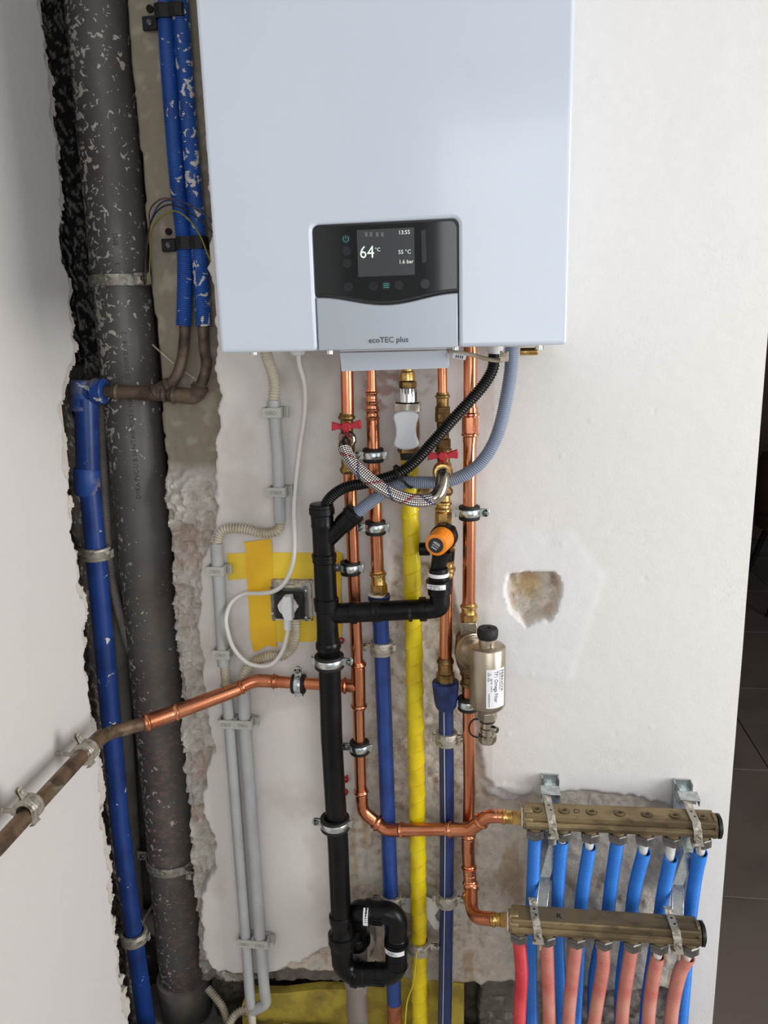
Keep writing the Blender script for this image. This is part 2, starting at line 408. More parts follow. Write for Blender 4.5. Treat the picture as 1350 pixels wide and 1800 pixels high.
def soil_material():
    m = mat('grey_soil_pipe_with_plaster', srgb(100, 97, 93), 0.42, col2=srgb(88, 80, 77), nscale=9, ramp=(0.42, 0.66), rough2=0.55, bump=0.1, bscale=120)
    nt = m.node_tree; N = nt.nodes; L = nt.links; b = N['Principled BSDF']
    base = b.inputs['Base Color'].links[0].from_socket
    g = N.new('ShaderNodeNewGeometry'); s = N.new('ShaderNodeSeparateXYZ'); L.new(g.outputs['Position'], s.inputs[0])
    def mr(src, a0, a1, b0, b1):
        q = N.new('ShaderNodeMapRange'); 
        for i, v in enumerate((a0, a1, b0, b1)): q.inputs[1+i].default_value = v
        L.new(src, q.inputs[0]); return q.outputs[0]
    def mm(op, p, q_):
        n = N.new('ShaderNodeMath'); n.operation = op
        for i, v in enumerate((p, q_)):
            if isinstance(v, (int, float)): n.inputs[i].default_value = v
            else: L.new(v, n.inputs[i])
        return n.outputs[0]
    def nz(sc, d=3, dist=0.8, st=(1, 1, 1)):
        mp = N.new('ShaderNodeMapping'); mp.inputs['Scale'].default_value = st; L.new(g.outputs['Position'], mp.inputs[0])
        n = N.new('ShaderNodeTexNoise'); n.inputs['Scale'].default_value = sc; n.inputs['Detail'].default_value = d; n.inputs['Distortion'].default_value = dist
        L.new(mp.outputs[0], n.inputs['Vector']); return n.outputs['Fac']
    # splashes: thick on the left flank of the upper half, sparse elsewhere
    th = mm('ADD', mr(s.outputs[0], -0.735, -0.675, 0.50, 0.635), mr(s.outputs[2], -0.02, -0.3, 0.0, 0.07))
    spl = mr(mm('SUBTRACT', nz(84), th), 0.0, 0.012, 0.0, 1.0)
    red = mm('MULTIPLY', mr(nz(70, 4, 0.4, (1, 1, 1.6)), 0.52, 0.6, 0.0, 0.6), mr(s.outputs[2], -0.3, -0.95, 0.0, 1.0))
    x1 = N.new('ShaderNodeMix'); x1.data_type = 'RGBA'; x1.inputs[7].default_value = srgb(134, 106, 96); L.new(red, x1.inputs[0]); L.new(base, x1.inputs[6])
    x2 = N.new('ShaderNodeMix'); x2.data_type = 'RGBA'; x2.inputs[7].default_value = srgb(200, 192, 182); L.new(spl, x2.inputs[0]); L.new(x1.outputs[2], x2.inputs[6])
    L.new(x2.outputs[2], b.inputs['Base Color']); return m
M_soil = soil_material()
M_wall = wall_material('painted_plaster_and_bare_concrete')

def braid_material():
    m = bpy.data.materials.new('steel_braid'); m.use_nodes = True; nt = m.node_tree; N = nt.nodes; L = nt.links
    b = N['Principled BSDF']; b.inputs['Metallic'].default_value = 0.9; b.inputs['Roughness'].default_value = 0.24
    uv = N.new('ShaderNodeUVMap'); sp = N.new('ShaderNodeSeparateXYZ'); L.new(uv.outputs[0], sp.inputs[0])
    def math_(op, a, b_):
        n = N.new('ShaderNodeMath'); n.operation = op
        for i, q in enumerate((a, b_)):
            if q is None: continue
            if isinstance(q, (int, float)): n.inputs[i].default_value = q
            else: L.new(q, n.inputs[i])
        return n.outputs[0]
    U, V = sp.outputs[0], sp.outputs[1]
    d1 = math_('ADD', math_('MULTIPLY', U, 8.0), math_('MULTIPLY', V, 10.0))
    d2 = math_('SUBTRACT', math_('MULTIPLY', U, 8.0), math_('MULTIPLY', V, 10.0))
    s1 = math_('SINE', math_('MULTIPLY', d1, 2*PI), None); s2 = math_('SINE', math_('MULTIPLY', d2, 2*PI), None)
    h = math_('MULTIPLY', s1, s2)
    bp = N.new('ShaderNodeBump'); bp.inputs['Strength'].default_value = 0.9; bp.inputs['Distance'].default_value = 0.0012
    L.new(h, bp.inputs['Height']); L.new(bp.outputs[0], b.inputs['Normal'])
    # coloured threads: one helix of each direction
    e1 = math_('FRACT', math_('ADD', U, math_('MULTIPLY', V, 1.1)), None)
    e2 = math_('FRACT', math_('SUBTRACT', U, math_('MULTIPLY', V, 1.1)), None)
    dash = math_('GREATER_THAN', h, 0.0)
    t1 = math_('MULTIPLY', math_('LESS_THAN', e1, 0.10), dash); t2 = math_('MULTIPLY', math_('LESS_THAN', e2, 0.10), dash)
    base = N.new('ShaderNodeMix'); base.data_type = 'RGBA'; base.inputs[6].default_value = srgb(120, 112, 110); base.inputs[7].default_value = srgb(226, 222, 220)
    hh = N.new('ShaderNodeMapRange'); hh.inputs[1].default_value = -0.6; hh.inputs[2].default_value = 0.3; L.new(h, hh.inputs[0]); L.new(hh.outputs[0], base.inputs[0])
    a = N.new('ShaderNodeMix'); a.data_type = 'RGBA'; a.inputs[7].default_value = srgb(170, 30, 40); L.new(t1, a.inputs[0]); L.new(base.outputs[2], a.inputs[6])
    c = N.new('ShaderNodeMix'); c.data_type = 'RGBA'; c.inputs[7].default_value = srgb(40, 60, 130); L.new(t2, c.inputs[0]); L.new(a.outputs[2], c.inputs[6])
    L.new(c.outputs[2], b.inputs['Base Color'])
    return m
M_braid = braid_material()

# ================================================================ THE SETTING
# ---- numpy value noise
_rng = np.random.RandomState(3)
_tab = _rng.rand(256, 256)
def vnoise(x, y):
    xi = np.floor(x).astype(int); yi = np.floor(y).astype(int)
    fx = x-xi; fy = y-yi; fx = fx*fx*(3-2*fx); fy = fy*fy*(3-2*fy)
    a = _tab[xi % 256, yi % 256]; b = _tab[(xi+1) % 256, yi % 256]; c = _tab[xi % 256, (yi+1) % 256]; d = _tab[(xi+1) % 256, (yi+1) % 256]
    return (a*(1-fx)+b*fx)*(1-fy)+(c*(1-fx)+d*fx)*fy
def fbm(x, y, s, o=4):
    r = 0; a = 0.5; t = 0
    for k in range(o):
        r = r+a*vnoise(x*s+17.3*k, y*s+9.1*k); t += a; a *= 0.5; s *= 2.03
    return r/t
def inside(px, py, poly):
    n = len(poly); ins = np.zeros(px.shape, bool); j = n-1
    for i in range(n):
        xi, yi = poly[i]; xj, yj = poly[j]
        c = ((yi > py) != (yj > py)) & (px < (xj-xi)*(py-yi)/((yj-yi) if yj != yi else 1e-9)+xi)
        ins ^= c; j = i
    return ins
def WP(lst, y=0.0): return [(P(a, b, y).x, P(a, b, y).z) for a, b in lst]
def smooth(m, n):
    m = m.astype(float)
    for k in range(n):
        p = np.pad(m, 1, mode='edge')
        m = (p[:-2, 1:-1]+p[2:, 1:-1]+p[1:-1, :-2]+p[1:-1, 2:]+m*2)/6
    return m
def grid_mesh(name, pos, colr, rgh, mat_, parent=None):
    "pos (n,m,3) grid of points, colr (n,m,3), rgh (n,m)"
    n, m = pos.shape[:2]
    me = bpy.data.meshes.new(name)
    me.vertices.add(n*m); me.vertices.foreach_set('co', pos.reshape(-1).astype(np.float32))
    idx = np.arange(n*m).reshape(n, m)
    q = np.stack([idx[:-1, :-1], idx[:-1, 1:], idx[1:, 1:], idx[1:, :-1]], -1).reshape(-1, 4)
    nf = len(q)
    me.loops.add(nf*4); me.loops.foreach_set('vertex_index', q.reshape(-1).astype(np.int32))
    me.polygons.add(nf); me.polygons.foreach_set('loop_start', (np.arange(nf)*4).astype(np.int32))
    me.polygons.foreach_set('loop_total', np.full(nf, 4, np.int32))
    me.update(calc_edges=True)
    a = me.attributes.new('Col', 'FLOAT_COLOR', 'POINT')
    c4 = np.concatenate([colr.reshape(-1, 3), np.ones((n*m, 1))], 1)
    a.data.foreach_set('color', c4.reshape(-1).astype(np.float32))
    b = me.attributes.new('Rough', 'FLOAT', 'POINT'); b.data.foreach_set('value', rgh.reshape(-1).astype(np.float32))
    me.polygons.foreach_set('use_smooth', [True]*nf)
    me.validate()
    try: me.set_sharp_from_angle(angle=math.radians(50))
    except Exception: pass
    me.materials.append(mat_)
    o = bpy.data.objects.new(name, me); COL.objects.link(o)
    return o
def lin(r, g, b): return np.array(srgb(r, g, b)[:3])
def blend(c, mask, col):
    m = np.clip(mask, 0, 1)[..., None]
    return c*(1-m)+np.array(col)*m

FLOOR_Z = -1.385
# ---- wall with the boiler
st = 0.0034
xs = np.arange(-0.86, 0.4251, st); xs[-1] = 0.425
zs = np.arange(-1.52, 1.16, st)
Xg, Zg = np.meshgrid(xs, zs)
wx = Xg+(fbm(Xg, Zg, 28)-0.5)*0.016+(fbm(Xg+3, Zg, 9, 2)-0.5)*0.012+(fbm(Xg, Zg, 110, 2)-0.5)*0.008
wz = Zg+(fbm(Xg+5, Zg+3, 28)-0.5)*0.026+(fbm(Xg+2, Zg+9, 110, 2)-0.5)*0.008
chase = inside(wx, wz, [(-2, 3)]+WP([(352, -600), (352, 0), (360, 300), (374, 600), (381, 700), (374, 850), (374, 925), (352, 985), (350, 1090), (354, 1180), (362, 1260), (372, 1325), (352, 1400), (350, 1432), (372, 1470), (376, 1520), (352, 1570), (350, 1640), (366, 1700), (392, 1728), (420, 1742)])+[(-0.47, -2), (-2, -2)])
deep = inside(Xg+(fbm(Xg, Zg, 14)-0.5)*0.012, Zg, [(-2, 3), (-0.612, 3), (-0.616, 0), (-0.619, -0.4), (-0.628, -0.9), (-0.636, -1.3), (-0.636, -2), (-2, -2)])
strip = inside(wx, wz, WP([(690, 985), (780, 1000), (800, 1070), (812, 1110), (842, 1150), (846, 1260), (842, 1330), (846, 1372), (880, 1393), (950, 1402), (985, 1390), (1060, 1398), (1130, 1402), (1200, 1420), (1226, 1440), (1216, 1560), (1205, 1690), (1196, 1900), (360, 1900), (352, 1745), (420, 1742), (470, 1720), (530, 1690), (585, 1660), (600, 1560), (606, 1470), (640, 1380), (642, 1280), (650, 1220), (657, 1150), (668, 1080)]))
chip = inside(wx, wz, WP([(845, 1385), (885, 1380), (940, 1384), (930, 1398), (908, 1410), (880, 1408), (858, 1398)]))
hole = inside(Xg+(fbm(Xg, Zg, 40)-0.5)*0.014, Zg+(fbm(Xg+7, Zg, 40)-0.5)*0.014, WP([(894, 1012), (940, 1006), (972, 1008), (984, 1035), (978, 1068), (962, 1090), (925, 1098), (905, 1080), (893, 1050)]))
pit = inside(wx, Zg+(fbm(Xg, Zg+4, 16)-0.5)*0.02, WP([(300, 1738), (400, 1746), (480, 1738), (600, 1746), (840, 1742), (840, 2000), (300, 2000)]))
darkband = inside(wx, wz, WP([(380, 1716), (430, 1712), (470, 1716), (600, 1708), (640, 1738), (840, 1744), (855, 1736), (1000, 1744), (1200, 1750), (1200, 1960), (300, 1960), (300, 1690), (345, 1700)]))
floorrub = inside(wx, wz, WP([(300, 1690), (345, 1700), (380, 1722), (398, 1760), (395, 1900), (200, 1900)]))

D = np.zeros_like(Xg)
n1 = fbm(Xg, Zg, 9); n2 = fbm(Xg, Zg, 45, 4); n3 = fbm(Xg*3, Zg, 30, 3)
D += (n1-0.5)*0.002
sm = smooth(strip, 2)
D += sm*(0.011+(n2-0.5)*0.010)
# scooped trowel marks round the top of the strip
for (a, b, rr, dd) in ((690, 1010, 0.04, 0.008), (765, 1130, 0.035, 0.008), (700, 965, 0.03, 0.004), (655, 1110, 0.025, 0.006), (760, 1050, 0.03, 0.005)):
    c = P(a, b); q = np.hypot(wx-c.x, (wz-c.z)*0.7)/rr; D += dd*np.clip(1-q**3, 0, 1)
cm = smooth(chase, 2); D = D*(1-cm)
rub = fbm(Xg, Zg, 22, 5); rid = np.abs(fbm(Xg+3, Zg, 34, 5)-0.5)*2
low = np.clip((-0.22-Zg)/0.05, 0, 1)            # below the fittings the chase edge is rubble
D += cm*((1-low)*(0.055+(rub-0.5)*0.008)+low*(0.026+(rub-0.5)*0.045+rid*0.03+(fbm(Xg+1, Zg, 95, 3)-0.5)*0.016))
dm = smooth(deep, 2); D = D*(1-dm)+dm*(0.165+(rub-0.5)*0.012)
hm = smooth(hole, 1); hw_ = smooth(hole, 14); D += hm*(0.016+0.022*np.clip(hw_*2-0.6, 0, 1)+(n2-0.5)*0.024+(fbm(Xg, Zg, 120, 3)-0.5)*0.014)
D += smooth(chip, 1)*(-0.005+(n2-0.5)*0.006)
D += smooth(pit, 2)*0.05
band = smooth(darkband & ~chase, 2); D += band*(0.014+(n2-0.5)*0.014)
# fine trowel ridges and knocks in the smooth plaster
ridge = inside(Xg, Zg, WP([(880, 930), (1000, 935), (1060, 1010), (1000, 1200), (850, 1180), (850, 1000)]))
D += smooth(ridge, 8)*(-0.0012+(n1-0.5)*0.002)
for k in range(46):
    a = random.uniform(390, 1180); b = random.uniform(640, 1700); c = P(a, b); rr = random.uniform(0.0015, 0.004)
    D += random.choice((-1, 1))*0.0012*np.clip(1-(np.hypot(Xg-c.x, (Zg-c.z)*0.6)/rr)**2, 0, 1)
Yg = D

plaster = lin(222, 219, 216); C = np.zeros(Xg.shape+(3,))+plaster
C = blend(C, smooth(inside(wx, wz, WP([(345, 600), (860, 600), (850, 900), (838, 1150), (838, 1370), (640, 1400), (600, 1700), (345, 1730)])), 3), lin(219, 213, 209))
C = blend(C, np.clip((n1-0.55)*3, 0, 0.35)*(Xg < 0), lin(190, 178, 166))
C = blend(C, smooth(ridge, 16)*0.35, lin(224, 226, 232))
C = blend(C, sm, lin(206, 195, 180)); C = blend(C, sm*np.clip((fbm(Xg, Zg, 90, 3)-0.56)*7, 0, 1)*0.55, lin(164, 132, 112))
C = blend(C, sm*np.clip((fbm(Xg+9, Zg, 18, 4)-0.56)*7, 0, 1)*0.8, lin(196, 190, 180))
C = blend(C, sm*np.clip((Xg+0.03)/0.04, 0, 1)*0.8, lin(206, 198, 184))
C = blend(C, sm*np.clip((fbm(Xg*2.5, Zg*0.6, 16, 4)-0.62)*8, 0, 1)*0.6*(Zg < -0.9), lin(166, 136, 96))
C = blend(C, smooth(inside(wx, wz, WP([(640, 640), (730, 655), (780, 650), (735, 700), (660, 730), (630, 720)])), 6)*np.clip((fbm(Xg+Zg, Zg-Xg*0.3, 60, 3)-0.52)*9, 0, 1)*0.6, lin(150, 100, 74))
C = blend(C, cm*(1-low), lin(150, 140, 124)); C = blend(C, cm*low, lin(206, 200, 190))
C = blend(C, cm*low*np.clip((rid-0.25)*3, 0, 1)*0.35, lin(168, 152, 136))
C = blend(C, cm*low*np.clip((rub-0.56)*8, 0, 1)*0.35, lin(176, 130, 108))
spl = cm*(1-low)*smooth(fbm(Xg, Zg, 55, 3) > 0.66, 1); C = blend(C, spl*0.5, lin(186, 176, 160))
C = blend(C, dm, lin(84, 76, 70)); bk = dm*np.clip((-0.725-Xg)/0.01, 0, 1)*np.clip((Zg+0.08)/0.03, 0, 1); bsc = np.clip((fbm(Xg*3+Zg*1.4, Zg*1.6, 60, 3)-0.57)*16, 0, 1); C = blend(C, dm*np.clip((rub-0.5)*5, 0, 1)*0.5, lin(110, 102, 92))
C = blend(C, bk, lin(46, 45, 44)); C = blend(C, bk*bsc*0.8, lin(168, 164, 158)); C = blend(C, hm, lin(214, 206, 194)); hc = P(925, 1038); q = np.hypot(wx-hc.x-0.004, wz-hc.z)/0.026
C = blend(C, hm*np.clip(1.5-q*1.2, 0, 1), lin(196, 172, 132)); C = blend(C, hm*(n2 > 0.6)*0.3, lin(206, 150, 120))
C = blend(C, band, lin(112, 104, 96)); C = blend(C, band*np.clip((n2-0.55)*9, 0, 1)*0.7, lin(160, 152, 144))
C = blend(C, band*np.clip((Xg-0.02)/0.03, 0, 1)*0.5*(n3 > 0.45), lin(148, 142, 138))
C = blend(C, smooth(floorrub, 2), lin(120, 112, 106)); C = blend(C, smooth(floorrub, 2)*(n2 > 0.52)*0.7, lin(180, 172, 166))
C = blend(C, smooth(chip, 1), lin(226, 224, 222))
C = blend(C, smooth(pit, 1), lin(96, 88, 78))
R_ = np.clip(0.08+0.9*np.maximum.reduce([sm*0.75, cm*(0.25+0.6*low), dm, hm*0.9, band, smooth(pit, 1)])+np.clip(n1-0.6, 0, 1)*0.6, 0, 1)
edge = np.clip(smooth(chase, 5)*(1-smooth(chase, 5))*4, 0, 1)
C = blend(C, edge*(~chase)*0.8, lin(230, 228, 226))
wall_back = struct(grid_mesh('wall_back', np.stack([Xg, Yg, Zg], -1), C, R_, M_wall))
mb = MB()
mb.box((0.405, 0.165, -0.19), (0.0399, 0.32, 2.66))            # end of the wall, where the passage begins
mb.box((-0.22, 0.27, -0.19), (1.29, 0.11, 2.66))
struct(part('wall_back', mb, M_room))
# ---- left wall
ys = np.concatenate([np.arange(-1.1, -0.26, 0.02), np.arange(-0.26, 0.21, 0.003)])
zl = np.arange(-1.52, 1.16, 0.0036)
Yl, Zl = np.meshgrid(ys, zl)
ed = []
for (a, b) in ((60, -500), (70, 0), (84, 120), (98, 250), (108, 330), (108, 420), (122, 520), (128, 600), (126, 640), (108, 690), (103, 720), (110, 800), (124, 880), (130, 960), (137, 1020), (152, 1085), (146, 1110), (150, 1180), (160, 1250), (170, 1330), (178, 1420), (188, 1510), (196, 1600), (206, 1690), (222, 1790), (232, 1900)):
    p = PX(a, b, -0.70); ed.append((p.z, p.y))
ed.sort(); ez = np.array([e[0] for e in ed]); ey = np.array([e[1] for e in ed])
edge_y = np.interp(Zl, ez, ey)+(fbm(Yl*0, Zl, 45, 4)-0.5)*0.03+(fbm(Yl*0+4, Zl, 160, 2)-0.5)*0.008
bd = Yl-edge_y                                      # > 0: broken away
rl = fbm(Yl, Zl, 30, 5)
step1 = np.clip(bd/0.004, 0, 1)
step2 = np.clip((bd-0.022-(rl-0.5)*0.05)/0.008, 0, 1)
DX = step1*0.007+step2*(0.112+(rl-0.5)*0.02)
DX += (fbm(Yl, Zl, 6)-0.5)*0.003*(1-step1)
Xl = -0.70-DX
Cl = np.zeros(Yl.shape+(3,))+lin(206, 202, 199)
Cl = blend(Cl, step1, lin(200, 192, 184)); 
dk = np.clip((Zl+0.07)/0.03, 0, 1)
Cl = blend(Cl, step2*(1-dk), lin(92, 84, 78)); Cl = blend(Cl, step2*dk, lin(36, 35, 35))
scr = np.clip((fbm(Yl*2.2+Zl, Zl*1.2, 70, 3)-0.60)*20, 0, 1); Cl = blend(Cl, step2*scr*0.8, lin(168, 164, 158))
Rl = np.clip(0.05+step1*0.5+step2*0.4, 0, 1)
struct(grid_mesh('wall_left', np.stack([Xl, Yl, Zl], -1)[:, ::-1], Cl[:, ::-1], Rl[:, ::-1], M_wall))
mb = MB(); mb.box((-0.75, -2.16, -0.19), (0.10, 2.12, 2.68)); struct(part('wall_left', mb, M_room))
# ---- rest of the room
def slab(name, c, s, m): 
    q = MB(); q.box(c, s); return struct(part(name, q, m))
slab('ceiling', (1.0, 0.3, 1.18), (4.0, 7.2, 0.05), M_room)
slab('floor', (1.0, 0.3, FLOOR_Z-0.16), (4.0, 7.2, 0.05), M_slab)
slab('floor', (1.0, -2.1, FLOOR_Z-0.05), (4.0, 2.42, 0.05), M_slab)
slab('floor', (1.62, -0.55, FLOOR_Z-0.05), (2.38, 0.7, 0.05), M_slab)
# rear wall with its window opening
slab('wall_rear', (-0.55, -3.2, -0.19), (0.5, 0.06, 2.68), M_room)
slab('wall_rear', (2.4, -3.2, -0.19), (0.9, 0.06, 2.68), M_room)
slab('wall_rear', (0.8, -3.2, -0.93), (2.3, 0.06, 1.2), M_room)
slab('wall_rear', (0.8, -3.2, 1.1), (2.3, 0.06, 0.1), M_room)
slab('wall_right', (2.72, -2.9, -0.19), (0.06, 0.6, 2.68), M_room)
slab('wall_right', (2.72, -1.35, -1.2), (0.06, 2.5, 0.6), M_room)
slab('wall_right', (2.72, -1.35, 0.95), (0.06, 2.5, 0.4), M_room)
slab('wall_right', (2.72, 1.85, -0.19), (0.06, 3.9, 2.68), M_darkroom)
slab('wall_far', (1.5, 3.6, -0.19), (2.5, 0.06, 2.68), M_darkroom)
slab('baseboard_far', (1.55, 3.55, FLOOR_Z+0.05), (2.3, 0.02, 0.10), M_rim)
slab('wall_passage', (0.30, 2.0, -0.19), (0.06, 3.2, 2.68), M_darkroom)
for nm, cx, fr in (('window_1', (0.8, -3.18, 0.42), 0), ('window_2', (2.70, -1.35, -0.1), 1)):
    q = MB()
    for k in (-1, 0, 1):
        if fr == 0: q.box((cx[0]+k*1.1, cx[1], cx[2]), (0.05, 0.05, 1.25))
        else: q.box((cx[0], cx[1]+k*1.2, cx[2]), (0.05, 0.05, 1.75))
    for k in (-1, 1):
        if fr == 0: q.box((cx[0], cx[1], cx[2]+k*0.6), (2.2, 0.05, 0.05))
        else: q.box((cx[0], cx[1], cx[2]+k*0.85), (0.05, 2.4, 0.05))
    struct(part(nm, q, M_frame))
# dark floor tiles of the passage
tf = struct(part('floor_passage', MB().box((1.55, 1.7, FLOOR_Z-0.05), (2.3, 3.8, 0.084)), M_grout))
tiles = MB(); proto = None
y0 = 0.44-0.6
for i in range(-1, 3):
    for j in range(0, 6):
        cx = 0.872+0.6*i+0.3; cy = y0+0.605*j+0.3
        if cx > 2.7: continue
        if proto is None:
            proto = part('tile', MB().box((cx, cy, FLOOR_Z-0.004), (0.596, 0.601, 0.01)), M_tile, tf, bevel=0.001)
            pc = (cx, cy)
        else:
            t = proto.copy(); COL.objects.link(t); t.parent = tf
            t.location = (proto.location.x+cx-pc[0], proto.location.y+cy-pc[1], proto.location.z)
# broken cement edge of the room's floor, in front of the pit
gx = np.arange(-0.70, 0.43, 0.006); gy = np.arange(-0.9, 0.03, 0.006)
Gx, Gy = np.meshgrid(gx, gy)
edg = -0.012+(fbm(Gx, Gx*0, 14, 4)-0.5)*0.03+np.where(Gx > 0.02, 0.01, 0)-np.clip((-0.44-Gx)/0.05, 0, 1)*0.05
Gz = FLOOR_Z-0.025+(fbm(Gx, Gy, 20, 4)-0.5)*0.010-np.clip((Gy-edg)/0.006, 0, 1)*0.09
Cf = np.zeros(Gx.shape+(3,))+lin(196, 190, 184)
struct(grid_mesh('floor_edge', np.stack([Gx, Gy, Gz], -1), Cf, np.full(Gx.shape, 0.6), M_wall))
# ledge of white plaster at the foot of the wall, right
slab('trim_1', (0.412, -0.012, FLOOR_Z+0.0), (0.05, 0.03, 0.05), M_room)

# yellow insulation sheet stuffed between wall and floor
mb = MB(); pts = []
top = [(425, 1768), (432, 1748), (500, 1744), (560, 1738), (612, 1742), (700, 1716), (760, 1722), (815, 1732)]
n = len(top); A = []; B = []
for i, (a, b) in enumerate(top):
    p = P(a, b, 0.012); A.append(p+Vector((0, 0.004*math.sin(i*2), 0)))
    B.append(Vector((p.x, 0.006+0.006*math.sin(i*1.3), FLOOR_Z-0.09)))
vs = A+B+[p+Vector((0, 0.02, 0)) for p in A]+[p+Vector((0, 0.02, 0)) for p in B]
fs = []
for i in range(n-1):
    fs += [(i, i+n, i+1+n, i+1), (i+2*n, i+1+2*n, i+1+3*n, i+3*n), (i, i+1, i+1+2*n, i+2*n)]
mb.add(vs, fs)
tag(part('insulation_sheet', mb, M_wool), 'yellow insulation sheet stuffed between wall and floor behind the pipe feet', 'insulation')
# torn paper behind the yellow gas pipe
mb = MB()
tp = [(702, 1582), (745, 1575), (768, 1584), (772, 1598), (764, 1610), (768, 1618), (774, 1623), (770, 1636), (762, 1632), (752, 1616), (744, 1612), (722, 1606), (704, 1600)]
pl = [P(a, b, -0.010-0.012*random.random()) for a, b in tp]
mb.prism(pl, (0, 0.0012, 0))
tag(part('torn_paper', mb, M_tornpaper), 'scrap of torn white paper behind the yellow pipe near its lowest clamp', 'paper')
# small marks: dark discs painted as the shade in drill holes, and red wall plugs
for (a, b, r, nm, lb) in ((263, 15, 0.006, 'drill_hole', 'h'), (296, 407, 0.006, 'drill_hole', 'h')):
    p = P(a, b, 0.052); q = MB(); q.cyl(p+Vector((0, -0.001, 0)), p+Vector((0, 0.03, 0)), r, 12)
    struct(part('drill_hole_disc', q, M_hole))
def plug(a, b, lb, tail):
    p = P(a, b, 0); q = MB()
    q.lathe(p+Vector((0, 0.02, 0)), p+Vector((0, -0.006, 0)), [(0, 0.003), (0.02, 0.0035), (0.021, 0.0062), (0.0255, 0.006), (0.026, 0.0034), (0.018, 0.003)], 14)
    if tail: q.box(p+Vector((0.004, -0.005, 0.007)), (0.003, 0.002, 0.009)); q.box(p+Vector((-0.004, -0.005, 0.005)), (0.002, 0.002, 0.006))
    tag(part('wall_plug', q, M_red), lb, 'wall plug')
plug(608, 1369, 'red wall plug beside the black waste pipe, the upper one with a torn collar', 1)
plug(607, 1391, 'small red wall plug beside the black waste pipe, just below another red one', 0)
plug(600, 1125, 'red wall plug peeking out beside the black waste tee', 0)

# ================================================================ PIPE BUILDERS
UPV = Vector((0, 0, 1)); XV = Vector((1, 0, 0)); YV = Vector((0, 1, 0)); FR = Vector((0, -1, 0))
def pipe(name, pts, r, m, parent, seg=20, **k):
    q = MB(); q.sweep(pts, r, seg); return part(name, q, m, parent, ang=60, **k)
def corrugated(name, pts, r, amp, pitch, m, parent, seg=14, **k):
    pts = resample(pts, pitch/5.0); q = MB()
    q.sweep(pts, lambda s: r-amp*1.25*(0.5-0.5*math.cos(2*PI*s/pitch))**2, seg); return part(name, q, m, parent, ang=80, **k)
def press(name, pts, r, m, parent, beads=(1, 1), mid=None, seg=22, label=None, flare=0.0):
    "a press fitting: body a little wider than the pipe, a bead near each end"
    pts = resample(pts, 0.0012); L = sum((pts[i+1]-pts[i]).length for i in range(len(pts)-1))
    def rad(s):
        v = r*1.10
        for on, c in ((beads[0], 0.0065), (beads[1], L-0.0065)):
            if on: v += r*0.26*math.exp(-((s-c)/0.0019)**2)
        e = min(s, L-s)
        if e < 0.0035: v += r*0.03
        if 0.011 < e < 0.0125 : v -= r*0.05
        return v
    q = MB(); q.sweep(pts, rad, seg); return part(name, q, m, parent, ang=70, label=label)
def straight(A, B): return [Vector(A), Vector(B)]
def along(A, B, t): return Vector(A).lerp(Vector(B), t)

def clamp(p, ax, r, ear, label, style='new', wall_y=0.0, both=True, group='pipe clamps'):
    """rubber lined pipe clamp round a pipe at p; ax pipe direction, ear: direction of the screw ear"""
    p = Vector(p); ax = unit(ax); e = Vector(ear); e = (e-ax*e.dot(ax)).normalized(); n = ax.cross(e).normalized()
    if n.y > 0: n = -n                                     # towards the viewer
    t = thing('pipe_clamp', label, 'pipe clamp', p)
    mm = M_zinc if style == 'new' else M_zincold
    h = 0.0118
    q = MB(); ro = r+0.0042
    q.lathe(p-ax*h, p+ax*h, [(0, r*0.99), (0, ro+0.0016), (0.0012, ro+0.0026), (0.0048, ro+0.0026), (0.0060, ro), (2*h-0.0060, ro), (2*h-0.0048, ro+0.0026), (2*h-0.0012, ro+0.0026), (2*h, ro+0.0016), (2*h, r*0.99)], 28, caps=(False, False))
    part('rubber_lining', q, M_rubber if style == 'new' else M_zincold if style == 'dusty' else M_rubber, t, ang=50)
    q = MB(); rb = ro+0.0016
    q.lathe(p-ax*0.0062, p+ax*0.0062, [(0, ro-0.0008), (0, rb), (0.0025, rb+0.0010), (0.0099, rb+0.0010), (0.0124, rb), (0.0124, ro-0.0008)], 28, caps=(False, False))
    part('band', q, mm, t, ang=50)
    # screw ear: two flat lobes with the screw through them
    c = p+e*(rb+0.0062)
    q = MB()
    for k in (0.0026, -0.0026):
        q.box(c+n*k, (0.0145, 0.0018, 0.0130), (e, n, ax))
        q.cyl(c+e*0.0045+n*(k-0.0009), c+e*0.0045+n*(k+0.0009), 0.0065, 14)
    part('screw_ear', q, mm, t, bevel=0.0004)
    q = MB(); s0 = c+e*0.0025
    q.lathe(s0-n*0.009, s0+n*0.0066, [(0, 0.0022), (0.0125, 0.0022), (0.0125, 0.0046), (0.0150, 0.0042), (0.0156, 0.003)], 16)
    q.box(s0+n*0.0067, (0.0058, 0.0008, 0.0011), (e, n, ax)); q.box(s0+n*0.0067, (0.0011, 0.0008, 0.0058), (e, n, ax))
    part('screw', q, M_steelnut if style == 'new' else mm, t)
    if both:
        c = p-e*(rb+0.0028); q = MB()
        q.box(c+n*0.001, (0.0062, 0.0060, 0.0125), (e, n, ax)); q.box(c-e*0.0035-n*0.001, (0.0016, 0.009, 0.016), (e, n, ax))
        part('hinge', q, mm, t, bevel=0.0006)
    # boss and threaded rod into the wall
    q = MB(); a = p-n*rb; b = Vector((a.x, wall_y+0.012, a.z)) if abs(n.x) < 0.7 else Vector((wall_y-0.005, a.y, a.z))
    if (b-a).length > 0.004:
        d = (b-a).normalized(); q.hexa(a-d*0.002, a+d*min(0.009, (b-a).length*0.6), 0.0065); q.cyl(a, b, 0.0036, 10)
        part('wall_rod', q, mm, t)
    return t

